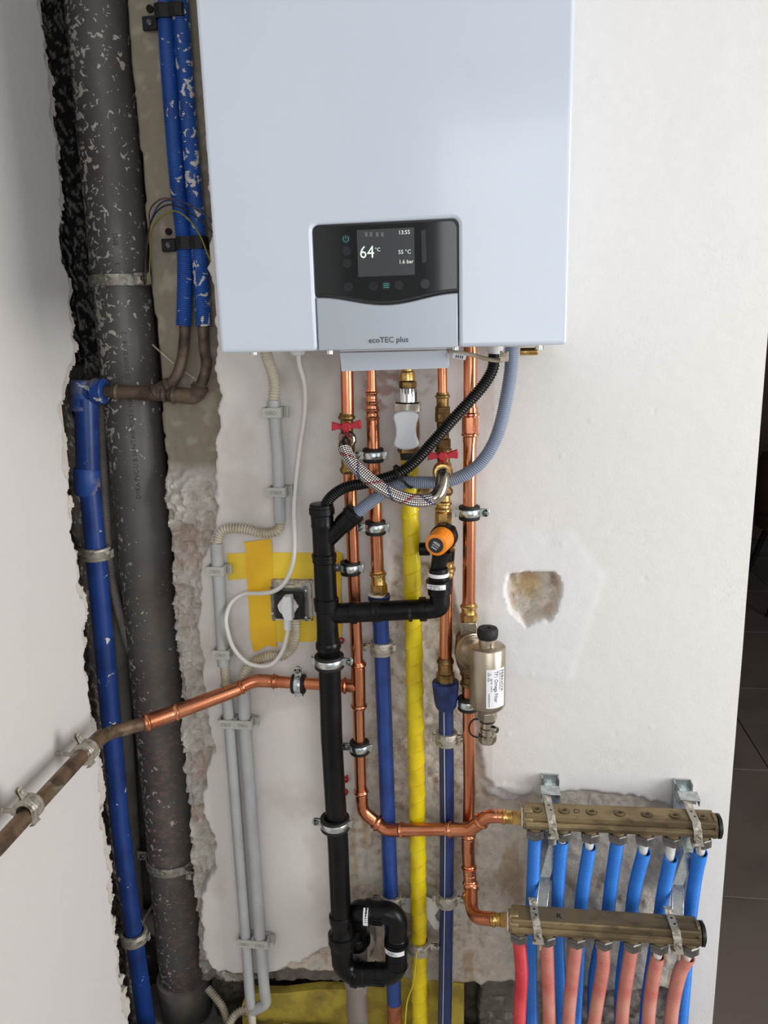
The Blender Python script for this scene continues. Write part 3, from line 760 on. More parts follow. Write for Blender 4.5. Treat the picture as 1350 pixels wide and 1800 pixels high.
def obo(p, w_, label, double=False, single_w=0.034):
    """grey snap-in conduit clip; p is the centre of the front face"""
    t = thing('conduit_clip', label, 'conduit clip', p)
    ws = [0.0, single_w*0.97] if double else [0.0]
    for k, dx in enumerate(ws):
        c = p+XV*dx; q = MB()
        hh = 0.0175
        q.box(c+YV*0.002, (single_w-0.001, 0.004, hh))                         # front bar
        for sx in (-1, 1):
            q.box(c+XV*(sx*(single_w/2-0.0022))+YV*0.014, (0.0040, 0.024, hh))
        q.box(c+YV*0.0275, (single_w-0.001, 0.006, hh))
        if k == len(ws)-1: q.box(c+XV*(single_w/2+0.004)+YV*0.022, (0.008, 0.007, hh*0.9)); q.box(c+XV*(single_w/2+0.008)+YV*0.019, (0.002, 0.012, hh*1.1))
        body = part('clip_body', q, M_clip, t, bevel=0.0006)
        part('lettering', text_mb('OBO', 0.0095, c+Vector((0, -0.0002, -0.0034)), XV, UPV, FR, 0.0009, align='CENTER'), M_clipshade, t)
    return t

# ================================================================ THE LEFT CHASE
# grey soil pipe
sA = P(146, -260, 0.10); sB = P(324, 1722, 0.10); sr = 0.054
dn = (sB-sA).normalized()
t = thing('soil_pipe', 'thick grey plastic soil pipe splashed with plaster in the wall chase', 'soil pipe', sB)
pp_ = pipe('pipe', [sA, sB+dn*0.02], sr, M_soil, t, 40)
q = MB(); q.lathe(sB-dn*0.015, sB+dn*0.12, [(0, sr+0.001), (0.002, sr+0.007), (0.02, sr+0.008), (0.03, sr+0.004), (0.13, sr+0.004)], 36)
part('socket', q, M_greypvc, t)
# printing along the pipe
def soil_text(s, py, size, px_off):
    # text runs up the pipe: x of the text goes up, wrapped round the pipe
    tt = (P(250, py, 0.10).z-sA.z)/(dn.z); org = sA+dn*tt; th0 = px_off
    up = -dn; sx = (XV-dn*XV.dot(dn)).normalized(); fy = up.cross(sx); fy = fy if fy.y < 0 else -fy
    def fn(x, y, z):
        a = th0-y/sr
        return org+up*x+(sx*math.sin(a)+fy*math.cos(a))*(sr+0.0004+z)
    return text_mb(s, size, (0, 0, 0), XV, UPV, FR, 0.0004, fn, squeeze=0.95)
for s, py, sz in (('DYKA PVC-U B SANITAIR 90X3.0 NBN E', 868, 0.0125), ('23 10:09 00:18 - 2', 665, 0.0125), ('3', 470, 0.0125), ('BM3', 436, 0.0125)):
    part('lettering', soil_text(s, py, sz, 0.45), M_print, t, smooth=False)
part('lettering', soil_text('NVR', 1255, 0.014, 0.1), M_print, t, smooth=False)
# soil pipe brackets
def soil_clip(py, label, m, tilt=0.0, tab=(1, 1)):
    c = sA+dn*((P(250, py, 0.10).z-sA.z)/dn.z); t = thing('soil_pipe_bracket', label, 'pipe bracket', c)
    q = MB(); R = sr+0.0018; pts = []; W = 0.010
    vs = []; n = 26
    for k in range(n+1):
        a = PI*(1.06-1.12*k/n)
        d = XV*math.cos(a)-YV*math.sin(a)
        zz = UPV*(tilt*(-math.sin(a)))
        for (rr, h) in ((R, -W), (R+0.0028, -W), (R+0.0034, 0), (R+0.0028, W), (R, W)):
            vs.append(c+d*rr+UPV*h+zz)
    fs = []
    for k in range(n):
        for j in range(5): fs.append((k*5+j, k*5+(j+1) % 5, (k+1)*5+(j+1) % 5, (k+1)*5+j))
    q.add(vs, fs); part('strap', q, m, t, ang=30)
    for sx, on in ((1, tab[0]), (-1, tab[1])):
        if not on: continue
        q = MB(); cc = c+XV*(sx*(R+0.011))-YV*(0.052 if sx > 0 else 0.0)
        q.box(cc-YV*0.004, (0.032, 0.003, 0.021)); part('tab', q, m, t, bevel=0.0015)
        q = MB(); q.lathe(cc+XV*0.003*sx-YV*0.0055, cc+XV*0.003*sx-YV*0.010, [(0, 0.0055), (0.003, 0.0050), (0.0045, 0.003)], 16)
        q.box(cc+XV*0.003*sx-YV*0.0101, (0.007, 0.0006, 0.0012)); q.cyl(cc-YV*0.003, cc+YV*0.07, 0.003, 8)
        part('screw', q, M_steelnut, t)
soil_clip(494, 'wide zinc strap bracket round the soil pipe, the upper one', M_zincold, 0.0, tab=(1, 0))
soil_clip(1502, 'dusty strap bracket round the soil pipe, the lower one', M_zincold, 0.0)
# second thin grey waste pipe in the depth of the chase, joining the soil pipe low down
t = thing('branch_waste_pipe', 'narrow dark grey waste pipe hidden between blue pipe and soil pipe', 'waste pipe', P(215, 1500, 0.11))
b0 = P(186, 800, 0.125); b1 = P(248, 1800, 0.115)
pipe('pipe', [b0, b1], 0.022, M_greypvc, t, 20)
q = MB(); j = along(b0, b1, 0.78); q.sweep([j, sA+dn*((j.z-0.03-sA.z)/dn.z)], 0.022, 20); part('branch', q, M_greypvc, t)
t = thing('flexible_conduit', 'dark grey corrugated conduit running down between the blue pipe and the soil pipe', 'conduit', P(190, 1000, 0.075))
corrugated('sleeve', spline(PP([(176, 705), (178, 760), (183, 850), (188, 930), (197, 1020), (213, 1090), (232, 1150), (262, 1220)], 0.075), 12), 0.0095, 0.0014, 0.0042, M_greypvc, t)
# blue standpipe on the left
Yb = 0.02
t = thing('blue_supply_pipe', 'blue coated supply pipe standing in the chase beside the left wall', 'water pipe', P(258, 1790, Yb))
L1 = [P(151, 700, Yb), P(155, 826, Yb), P(160, 868, Yb), P(211, 1450, Yb), P(262, 1830, Yb)]
r_a = RW(L1[0], 38)
pipe('pipe', [L1[0], L1[1]], r_a, M_bluepipe, t, 24)
pipe('pipe', [L1[1], P(182, 1120, Yb), L1[3], P(236, 1650, Yb), L1[4]], RW(P(185, 1150, Yb), 31)*1.02, M_bluedusty, t, 24)
q = MB(); a, b = P(152, 822, Yb), P(154, 870, Yb); LL = (b-a).length
rr = RW(a, 42); q.lathe(a, b, [(0, rr*0.94), (0.002, rr), (LL-0.005, rr), (LL, rr*0.86)], 24); part('coupling', q, M_bluefit, t)
# tee with the dusty elbow on top
a = P(146, 722, Yb); b = P(144, 668, Yb); rr = RW(a, 42)
q = MB(); q.lathe(a, b, [(0, rr*0.9), (0.002, rr), (0.008, rr), (0.010, rr*0.93), ((b-a).length-0.003, rr*0.93), ((b-a).length, rr*0.8)], 24)
q.sweep([P(142, 688, Yb), P(183, 687, Yb)], [rr*0.85, rr*0.85], 24); q.lathe(P(163, 687, Yb), P(186, 688, Yb), [(0, rr*0.85), (0.004, rr*1.0), (0.022, rr*1.0), (0.024, rr*0.9)], 24)
part('elbow_fitting', q, M_bluefit, t)
# brown pipes from the fitting to the corrugated ones
t = thing('brown_pipe_pair', 'brown painted pipes with dark elbows crossing in front of the soil pipe', 'water pipe', P(260, 690, Yb))
r_b = RW(P(250, 690, Yb), 21)
q = MB(); q.sweep(spline([P(186, 688, Yb), P(200, 689, Yb), P(240, 690, Yb), P(300, 693, Yb)], 4), lambda s: r_b*(0.92+0.16*math.exp(-((s-0.02)/0.006)**2)), 18); part('pipe', q, M_darkpipe, t)
press('tee', [P(200, 689, Yb), P(295, 693, Yb)], r_b*1.0, M_darkpipe, t)
press('elbow', poly_path([P(300, 693, Yb), P(345, 698, Yb), P(353, 676, Yb+0.005)], [0.014]), r_b*1.12, M_darkpipe, t, beads=(1, 1))
q = MB(); q.sweep(spline(PP([(357, 565, .03), (359, 610, .03), (363, 640, .025), (357, 668, .022), (346, 690, .02)]), 8), RW(P(360, 600, .03), 18), 16); part('pipe', q, M_darkpipe, t)
q = MB(); q.sweep(spline(PP([(325, 565, .03), (324, 600, .03), (318, 640, .027), (306, 668, .022), (286, 690, .02)]), 8), RW(P(325, 600, .03), 18), 16); part('pipe', q, M_darkpipe, t)
press('elbow', [P(268, 692, Yb), P(300, 676, Yb+0.003)], r_b*1.02, M_darkpipe, t)
q = MB(); q.cyl(P(268, 606, 0.048), P(306, 640, 0.045), 0.0016, 8); q.cyl(P(322, 652, 0.045), P(352, 672, 0.042), 0.0016, 8); part('twig', q, M_cream, t)
# blue corrugated sleeves
lefts = [(299, -120, .035), (293, -10, .035), (297, 40, .035), (307, 180, .035), (314, 300, .035), (325, 430, .035), (324, 500, .033), (321, 573, .03)]
rights = [(331, -120, .033), (319, -10, .033), (323, 40, .033), (333, 180, .033), (341, 300, .033), (351, 400, .033), (354, 500, .032), (357, 574, .03)]
rights[0] = (318, -120, .033); lefts[0] = (288, -120, .035)
lefts = [(280, -120, .035), (289, -10, .035), (292, 40, .035), (301, 180, .035), (313, 330, .035), (324, 430, .035), (325, 500, .033), (323, 573, .03)]
rights = [(306, -120, .033), (315, -10, .033), (319, 40, .033), (329, 180, .033), (341, 330, .033), (349, 420, .033), (354, 500, .032), (358, 574, .03)]
for pts_, m_, lb in ((lefts, M_bluecorr2, 'cleaner blue corrugated sleeve in the chase, the left one of the pair'), (rights, M_bluecorr, 'blue corrugated sleeve thick with plaster spots, the right one of the chase pair')):
    o = corrugated('corrugated_sleeve', spline(PP(pts_), 12), RW(P(325, 300, .035), 27), 0.0011, 0.0036, m_, None, seg=20)
    tag(o, lb, 'pipe sleeve', 'blue corrugated sleeves in the chase')
def saddle(a, b, w1, label, scx, scy):
    c = P(a, b, 0.034); t = thing('saddle_clip', label, 'pipe clip', c)
    q = MB(); hw = w1; n = 20; vs = []; fs = []
    for k in range(n+1):
        u = -1+2*k/n; x = u*hw
        y = -0.0150*(1-abs(abs(u)-0.5)*0.5)-0.004 if abs(u) < 0.93 else 0.008
        for (dy, dz) in ((0, -0.0105), (-0.0025, -0.0105), (-0.0035, 0), (-0.0025, 0.0105), (0, 0.0105)):
            vs.append(c+XV*x+YV*(y+dy)+UPV*dz)
    for k in range(n):
        for j in range(5): fs.append((k*5+j, k*5+(j+1) % 5, (k+1)*5+(j+1) % 5, (k+1)*5+j))
    q.add(vs, fs); part('strap', q, M_rubber, t, ang=30)
    s = P(scx, scy, 0.045); q = MB(); q.box(s, (0.026, 0.006, 0.022)); part('tab', q, M_rubber, t, bevel=0.002)
    q = MB(); q.lathe(s-YV*0.002, s-YV*0.007, [(0, 0.006), (0.003, 0.0055), (0.005, 0.003)], 16); q.box(s-YV*0.0072, (0.008, 0.0008, 0.0013)); q.box(s-YV*0.0072, (0.0013, 0.0008, 0.008))
    part('screw', q, M_steelnut, t)
saddle(303, 24, 0.026, 'black saddle clip over the blue sleeves at the top edge, plaster spots', 264, 41)
saddle(339, 428, 0.026, 'black saddle clip over the blue sleeves beside the boiler', 297, 431)
# loose wires
wl = [(M_wblack, 'black', [(254, 500, .04), (252, 470, .03), (258, 420, .02), (270, 380, .0), (292, 361, -.01), (316, 364, -.01), (345, 382, -.01), (378, 412, .0)]),
      (M_wbrown, 'brown', [(256, 500, .04), (256, 450, .03), (263, 400, .01), (263, 372, .0), (276, 354, -.01), (296, 349, -.01), (330, 360, -.005), (374, 388, .0)]),
      (M_wgreen, 'green and yellow', [(262, 500, .04), (264, 450, .03), (266, 410, .02), (280, 385, .0), (305, 371, -.01), (330, 384, -.01), (352, 415, -.008), (366, 450, .0), (376, 468, .005)]),
      (M_wblue, 'blue', [(258, 480, .04), (254, 440, .03), (264, 395, .01), (278, 362, .0), (300, 352, -.008), (340, 362, -.01), (374, 392, .0)])]
for m_, nm, pts_ in wl:
    tag(pipe('electric_wire', spline(PP(pts_), 10), 0.0013, m_, None, 8), 'thin '+nm+' wire looping out of the chase towards the boiler', 'wire', 'loose wires beside the boiler')
# old clamps on the blue pipe
clamp(P(170, 972, Yb), L1[3]-L1[1], RW(P(170, 972, Yb), 33), (-1, 0, 0), 'plaster-caked clamp on the left blue pipe above the copper pipe', 'dusty', 0.12)
clamp(P(236, 1645, Yb), L1[4]-L1[3], RW(P(236, 1645, Yb), 33), (-1, 0, 0), 'plaster-caked clamp low on the left blue pipe beside the soil pipe', 'dusty', 0.12)
# flexible conduits at the foot of the chase
t = thing('flexible_conduit', 'pair of dusty corrugated conduits beside the foot of the soil pipe', 'conduit', P(390, 1770, 0.0))
for pts_ in ([(366, 1738, .04), (378, 1752, .03), (392, 1772, .02), (402, 1800, .01)], [(398, 1812, -.01), (412, 1786, .0), (432, 1775, .01), (442, 1790, .0)]):
    corrugated('sleeve', spline(PP(pts_), 10), 0.009, 0.0024, 0.0052, M_flex, t)

# ================================================================ CONDUITS, SOCKET, CABLE
Yc = -0.018
def rc(p, w_=26): return RW(p, w_)
t = thing('upper_conduit', 'grey rigid conduit with beige flexible ends hanging under the boiler, left', 'conduit', P(490, 915, Yc))
corrugated('sleeve', spline(PP([(466, 600, -.06), (469, 625, -.05), (477, 650, -.03), (482, 675, Yc), (480, 706, Yc)]), 12), RW(P(480, 660, Yc), 19), 0.0024, 0.0052, M_flex, t)
pipe('pipe', PP([(480, 704), (488, 800), (492, 918)], Yc), RW(P(487, 800, Yc), 20), M_conduit, t)
corrugated('sleeve', spline(PP([(492, 912), (491, 928), (478, 936), (455, 936), (430, 930), (405, 929), (388, 935), (380, 958)], Yc), 12), RW(P(430, 930, Yc), 17), 0.0024, 0.0052, M_flex, t)
t = thing('left_conduit', 'long grey conduit running down the plaster edge, left of the pair', 'conduit', P(440, 1765, Yc))
pipe('pipe', PP([(380, 955), (393, 1170)], Yc), RW(P(387, 1060, Yc), 20), M_conduit, t)
corrugated('sleeve', spline(PP([(393, 1166), (396, 1190), (397, 1212)], Yc), 12), RW(P(395, 1190, Yc), 15), 0.0024, 0.0052, M_flex, t)
pipe('pipe', PP([(397, 1204), (403, 1270), (441, 1768)], Yc), RW(P(412, 1400, Yc), 18.5), M_conduit, t)
corrugated('sleeve', spline(PP([(441, 1764), (443, 1790), (445, 1830)], Yc), 12), 0.0085, 0.0024, 0.0052, M_flex, t)
t = thing('right_conduit', 'grey conduit from the socket down the wall, right of the pair', 'conduit', P(466, 1745, Yc))
corrugated('sleeve', spline(PP([(519, 1090, -.01), (519, 1112), (513, 1138), (496, 1152), (470, 1155), (447, 1164), (432, 1180), (427, 1212)], Yc), 12), RW(P(470, 1155, Yc), 17), 0.0024, 0.0052, M_flex, t)
pipe('pipe', PP([(427, 1206), (431, 1290), (457, 1650), (466, 1752)], Yc), RW(P(440, 1400, Yc), 19), M_conduit, t)
pipe('elbow', poly_path(PP([(466, 1748), (468, 1764), (446, 1776)], Yc), [0.016]), RW(P(466, 1755, Yc), 18), M_conduit, t)
obo(P(476, 726, -.032), 0, 'grey lettered conduit clip below the boiler, upper on the short conduit')
obo(P(485, 866, -.032), 0, 'grey lettered conduit clip above the conduit bend, lower on the short conduit')
obo(P(377, 1005, -.032), 0, 'grey lettered conduit clip at the left edge of the yellow tape')
obo(P(387, 1152, -.032), 0, 'grey lettered conduit clip just above the diagonal copper pipe')
obo(P(397, 1274, -.032), 0, 'double grey conduit clip below the diagonal copper pipe', True)
obo(P(429, 1660, -.032), 0, 'double grey conduit clip near the foot of the conduit pair', True)
# yellow tape round the socket
t = thing('masking_tape_border', 'yellow masking tape strips stuck round the wall socket', 'tape', P(500, 1100, -0.001))
def strip_(pl, m_, y):
    q = MB(); q.prism(PP(pl, y), (0, 0.0004, 0)); part('tape_strip', q, m_, t, smooth=False)
strip_([(399, 973), (470, 971), (600, 972), (601, 1013), (550, 1017), (436, 1017), (402, 1020)], M_tape, -0.0012)
strip_([(440, 1085), (560, 1084), (600, 1092), (596, 1124), (550, 1128), (444, 1129)], M_tape, -0.0014)
strip_([(430, 953), (475, 948), (478, 955), (480, 1030), (485, 1088), (486, 1138), (470, 1135), (446, 1147), (440, 1120), (437, 1060), (433, 1000), (432, 962)], M_tape2, -0.0022)
strip_([(585, 966), (602, 975), (598, 1040), (602, 1078), (600, 1120), (588, 1130), (586, 1090)], M_tape2, -0.0024)
strip_([(429, 954), (475, 947), (477, 952), (455, 960), (432, 963)], M_tape2, -0.0034)
# socket
Ys = -0.004
def Q(a, b, y): return P(a, b, y)
t = thing('wall_socket', 'black power socket with bare metal frame, cover removed, in the yellow tape', 'socket', P(512, 1055, Ys))
fw = lambda a, b, c, d, y, dp: (lambda p0, p1: MB().box(((p0.x+p1.x)/2, y, (p0.z+p1.z)/2), (abs(p1.x-p0.x), dp, abs(p1.z-p0.z))))(P(a, b, y), P(c, d, y))
q = MB()
for r_ in ((478, 1018, 550, 1023), (478, 1018, 483, 1090), (545, 1018, 550, 1090), (478, 1085, 550, 1090)): 
    b_ = fw(*r_, -0.004, 0.010); q.add(b_.v, b_.f)
part('box_rim', q, M_cream, t, bevel=0.0006)
part('box_back', fw(482, 1021, 546, 1088, 0.006, 0.004), M_cream, t)
q = MB()
for r_ in ((475, 1031, 484, 1091), (533, 1031, 542, 1092), (482, 1034, 535, 1041)):
    b_ = fw(*r_, -0.009, 0.002); q.add(b_.v, b_.f)
part('metal_frame', q, M_steelnut, t, bevel=0.0005)
q = MB()
for r_ in ((490, 1022, 500, 1030), (518, 1022, 530, 1031), (500, 1028, 520, 1033)):
    b_ = fw(*r_, -0.007, 0.003); q.add(b_.v, b_.f)
part('spring_tab', q, M_cream, t, bevel=0.0005)
part('socket_body', fw(484, 1040, 535, 1087, -0.014, 0.014), M_socketblack, t, bevel=0.0015)
part('socket_face', fw(488, 1044, 530, 1084, -0.022, 0.003), M_socketblack, t, bevel=0.001)
for a, b in ((479, 1040), (479, 1078), (538, 1038), (538, 1085)):
    p = P(a, b, -0.0102); q = MB(); q.cyl(p, p-YV*0.0012, 0.0024, 10); part('screw', q, M_zinc, t)
# plug
t = thing('power_plug', 'white round power plug pushed into the black socket', 'plug', P(508, 1068, -.03))
c = P(507, 1064, -.0235); rp = RW(c, 31)
q = MB(); q.lathe(c, c-YV*0.012, [(0, rp*0.96), (0.001, rp), (0.008, rp), (0.012, rp*0.93)], 28)
for sx in (-1, 1): q.box(c+XV*sx*rp-YV*0.003, (0.003, 0.005, 0.006))
part('plug_disc', q, M_white, t)
def pl3(lst, y, dp):
    q = MB(); q.prism(PP(lst, y), (0, dp, 0)); return q
part('plug_body', pl3([(496, 1050), (511, 1049), (513, 1062), (514, 1092), (500, 1093), (494, 1078), (493, 1064)], -0.052, 0.018), M_white, t, bevel=0.0025)
q = MB(); a = P(505, 1088, -.043); b = P(506, 1106, -.043)
q.sweep(resample([a, b], 0.0008), lambda s: 0.0072-(0.0012 if (s % 0.0042) < 0.0014 else 0), 12); part('strain_relief', q, M_white, t)
cb = [(524, 612, -.05), (526, 640, -.04), (536, 680, -.02), (536, 730, -.012), (527, 790, -.012), (520, 850, -.012), (517, 900, -.02), (518, 950, -.02), (515, 990, -.03), (502, 1022, -.038), (484, 1038, -.042), (460, 1043, -.03), (430, 1044, -.012), (408, 1058, -.02), (398, 1082, -.035), (399, 1105, -.038), (410, 1138, -.03), (432, 1163, -.035), (458, 1171, -.04), (480, 1166, -.045), (496, 1146, -.043), (503, 1125, -.043), (507, 1104, -.043)]
tag(pipe('power_cable', spline(PP(cb), 10), RW(P(517, 900, -.02), 7.4), M_cable, None, 12), 'white power cable hanging from the boiler to the plug in a loop', 'cable')

# ================================================================ THE BOILER
bx0, bx1, by0 = -0.352, 0.0865, -0.34; bz0 = -0.0175; bz1 = 0.705
t = thing('boiler', 'white wall-hung gas boiler with black display and silver flap', 'boiler', ((bx0+bx1)/2, -0.17, bz0))
q = MB(); q.box(((bx0+bx1)/2, -0.155, (bz0+0.004+bz1)/2), (bx1-bx0-0.006, 0.30, bz1-bz0-0.004)); part('casing', q, M_boiler, t, bevel=0.004)
# front cover: frame round the recess for panel and flap
px0 = P(553, 500, by0).x; px1 = P(806, 500, by0).x; pzt = P(690, 389, by0).z; pxm = (px0+px1)/2
q = MB(); yf = by0; th = 0.035
def rect_prism(x0, x1, z0, z1, y0_, dp): return MB().box(((x0+x1)/2, y0_+dp/2, (z0+z1)/2), (x1-x0, dp, z1-z0))
def rounded(x0, x1, z0, z1, r, corners=(1, 1, 1, 1), n=6):
    out = []
    for (cx, cz, a0, on) in ((x1-r, z0+r, -PI/2, corners[0]), (x1-r, z1-r, 0, corners[1]), (x0+r, z1-r, PI/2, corners[2]), (x0+r, z0+r, PI, corners[3])):
        if on: out += [(cx+r*math.cos(a0+PI/2*k/n), cz+r*math.sin(a0+PI/2*k/n)) for k in range(n+1)]
        else: out.append((cx+(r if a0 in (-PI/2, 0) else -r), cz+(r if a0 in (0, PI/2) else -r)))
    return out
# U-shaped outline with the notch open at the bottom, notch top corners rounded
rn = 0.008
out = [(bx0, bz0), (bx0, bz1), (bx1, bz1), (bx1, bz0), (px1, bz0)]
out += [(px1-rn+rn*math.cos(PI/2*k/6), pzt-rn+rn*math.sin(PI/2*k/6)) for k in range(7)]
out += [(px0+rn-rn*math.sin(PI/2*k/6), pzt-rn+rn*math.cos(PI/2*k/6)) for k in range(7)]
out += [(px0, bz0)]
q.prism([Vector((a, yf, b)) for a, b in out], (0, th, 0)); part('front_cover', q, M_boiler, t, bevel=0.005, segs=4)
# gasket and glass panel
def wave(u):   # lower edge of the glass: dips in the middle
    return -0.0115*(0.5+0.5*math.cos(2*PI*(u-0.5)))**1.0
zgl = P(557, 520, by0).z; zgr = P(806, 512, by0).z; zg = (zgl+zgr)/2
def panel_poly(g, zt_g, y):
    x0, x1 = px0+g, px1-g; zt = pzt-zt_g; r = 0.007
    o = [(x1-r+r*math.cos(PI/2*k/6), zt-r+r*math.sin(PI/2*k/6)) for k in range(7)]
    o += [(x0+r-r*math.sin(PI/2*k/6), zt-r+r*math.cos(PI/2*k/6)) for k in range(7)]
    for k in range(25): u = k/24; o.append((x0+(x1-x0)*u, zg+wave(u)+(0.0025 if g > 0.001 else 0)))
    return [Vector((a, y, b)) for a, b in o]
q = MB(); q.prism(panel_poly(0.0004, 0.0004, by0+0.0022), (0, 0.012, 0)); part('gasket', q, M_rim, t)
q = MB(); q.prism(panel_poly(0.0022, 0.0022, by0+0.0008), (0, 0.008, 0)); gp = part('control_panel', q, M_glass, t, bevel=0.0006)
q = MB(); o = [(px0+0.0012, bz0), (px1-0.0012, bz0)]+[(px1-0.0012-(px1-px0-0.0024)*k/24, zg+wave(1-k/24)-0.0022) for k in range(25)]
q.prism([Vector((a, by0+0.0006, b)) for a, b in o], (0, 0.02, 0)); fl = part('flap', q, M_flap, t, bevel=0.0012)
c = P(683, 602, by0); part('lettering', text_mb('ecoTEC plus', 0.0098, c+Vector((0, 0, 0.0)), XV, UPV, FR, 0.0003, align='CENTER'), M_print, fl, smooth=False).location.y = 0.0
ys_ = by0+0.0004
p0 = P(627, 403, ys_); p1 = P(729, 483, ys_)
q = rect_prism(p0.x, p1.x, P(680, 485, ys_).z, P(680, 402, ys_).z, ys_-0.0002, 0.001); part('screen', q, M_screen, gp, smooth=False)
def disp(s, a, b, size, m_, al='LEFT', sq=1.0): 
    part('lettering', text_mb(s, size, P(a, b, ys_-0.0004), XV, UPV, FR, 0.0002, align=al, squeeze=sq), m_, gp, smooth=False)
disp('64', 632, 454, 0.0205, M_glow, sq=0.92); disp('\u00b0C', 659, 442, 0.0062, M_glow)
disp('13:55', 700, 412, 0.0066, M_glow); disp('55 \u00b0C', 700, 446.5, 0.0066, M_glow); disp('1.6 bar', 701, 463.5, 0.0064, M_glow)
q = MB()
for a in (644, 652, 663, 672): 
    p = P(a, 412, ys_-0.0004); q.box(p, (0.0032, 0.0003, 0.005))
part('status_icons', q, M_glowdim, gp, smooth=False)
for (a, b, k) in ((608, 420, 1), (609, 441, 0), (610, 463, 0), (612, 504, 0), (656, 503, 0), (679, 502, 2), (701, 501, 0), (747, 499, 0)):
    p = P(a, b, by0+0.0008); q = MB(); q.cyl(p+YV*0.0005, p-YV*0.0003, RW(p, 15), 24); kb = part('touch_key', q, M_key, gp)
    if k == 1:
        q = MB(); n = 16; rr = RW(p, 9)
        pts_ = [p-YV*0.0006+Vector((rr*math.sin(x_), 0, rr*math.cos(x_))) for x_ in [0.6+k_*(2*PI-1.2)/n for k_ in range(n+1)]]
        q.sweep(pts_, 0.0003, 6); q.cyl(p-YV*0.0006, p-YV*0.0006+UPV*rr, 0.0003, 6); part('power_symbol', q, M_teal, gp)
    if k == 2:
        q = MB()
        for dz in (-0.0022, 0, 0.0022): q.box(p-YV*0.0006+UPV*dz, (0.0070, 0.0003, 0.0007))
        part('menu_symbol', q, M_teal, gp, smooth=False)
q = MB(); p0 = P(735, 403, ys_); q.prism([P(740, 405, ys_), P(748, 403, ys_), P(750, 460, ys_), P(742, 463, ys_)], (0, -0.0002, 0)); part('touch_slider', q, M_key, gp)
# underside: plate, screws, nozzles
q = MB(); q.box(((bx0+bx1)/2, -0.15, bz0+0.006), (bx1-bx0-0.012, 0.29, 0.006)); part('bottom_plate', q, M_boiler_dark, t)
for a, b in ((447, 620), (580, 619), (801, 612), (948, 611)):
    p = P(a, b, by0+0.03); q = MB(); q.lathe(p+UPV*0.006, p-UPV*0.0025, [(0, 0.002), (0.004, 0.002), (0.004, 0.0052), (0.0085, 0.0050)], 12); part('screw', q, M_chrome, t)
p = P(523, 620, -.05); q = MB(); q.lathe(p+UPV*0.012, p-UPV*0.005, [(0, 0.013), (0.012, 0.013), (0.016, 0.010), (0.017, 0.005)], 20); part('cable_gland', q, M_white, t)
p = P(870, 620, -.10); q = MB(); q.lathe(p+UPV*0.02, p-UPV*0.002, [(0, 0.014), (0.015, 0.013), (0.022, 0.009)], 20); part('hose_nozzle', q, M_white, t)
q = MB(); q.cyl(P(930, 618, -.05)-XV*0.014, P(930, 618, -.05)+XV*0.014, 0.006, 14, ch=0.001); part('brass_cock', q, M_brass, t)
# white cover in front of the connections
y_ = -0.13
q = MB(); q.prism([P(597, 620, y_), P(784, 616, y_), P(786, 647, y_), P(600, 653, y_)], (0, 0.0025, 0)); q.prism([P(784, 616, y_), P(786, 616, y_), P(788, 641, y_), P(786, 647, y_)], (0, 0.05, 0))
q.box((P(690, 618, y_).x, -0.105, P(690, 617, y_).z+0.004), (P(784, 616, y_).x-P(597, 616, y_).x, 0.05, 0.006))
part('connection_cover', q, M_cover, t, bevel=0.0006)
# sensor cable with tag and cable bracket under the right corner
t = thing('sensor_cable', 'short beige cable with a barcode tag under the right end of the boiler', 'cable', P(850, 626, -.13))
pipe('cable', spline(PP([(786, 617, -.12), (800, 619, -.13), (830, 624, -.13), (860, 632, -.135), (884, 634, -.135)]), 8), RW(P(840, 626, -.13), 7), M_flex, t, 10)
q = MB(); q.prism(PP([(797, 620), (820, 625), (818, 633), (795, 629)], -0.137), (0, 0.001, 0)); tg = part('cable_tag', q, M_label, t)
q = MB()
for k in range(4): 
    a = 802+k*3.6; q.prism(PP([(a, 623.5+k*.6), (a+1.8, 624+k*.6), (a+0.3, 629+k*.6), (a-1.5, 628.6+k*.6)], -0.1373), (0, 0.0002, 0))
part('barcode', q, M_print, tg, smooth=False)
q = MB(); q.prism(PP([(879, 617), (883, 617), (883, 620), (890, 620), (890, 617), (894, 617), (894, 634), (892, 636), (879, 636)], -0.145), (0, 0.012, 0)); part('cable_bracket', q, M_cream, t, bevel=0.0006)

# ================================================================ COPPER RUNS UNDER THE BOILER
Y1 = -0.045
def adapter(name, A, B, r, m, parent, hexfrac=0.4, label=None):
    "brass press adapter from A (press end) to B (hexagon end)"
    A = Vector(A); B = Vector(B); L = (B-A).length; d = (B-A).normalized()
    q = MB(); e = L*(1-hexfrac)
    q.lathe(A, B, [(0, r*1.12), (0.003, r*1.14), (0.0045, r*1.36), (0.0075, r*1.36), (0.009, r*1.14), (e-0.003, r*1.12), (e-0.001, r*1.2)], 22)
    q.hexa(A+d*(e-0.001), B, r*1.36)
    return part(name, q, m, parent, ang=40, label=label)
def vpipe(lst, w_, m, parent, y=Y1, name='pipe', seg=22):
    pts = PP(lst, y); return pipe(name, pts, RW(pts[0], w_), m, parent, seg)
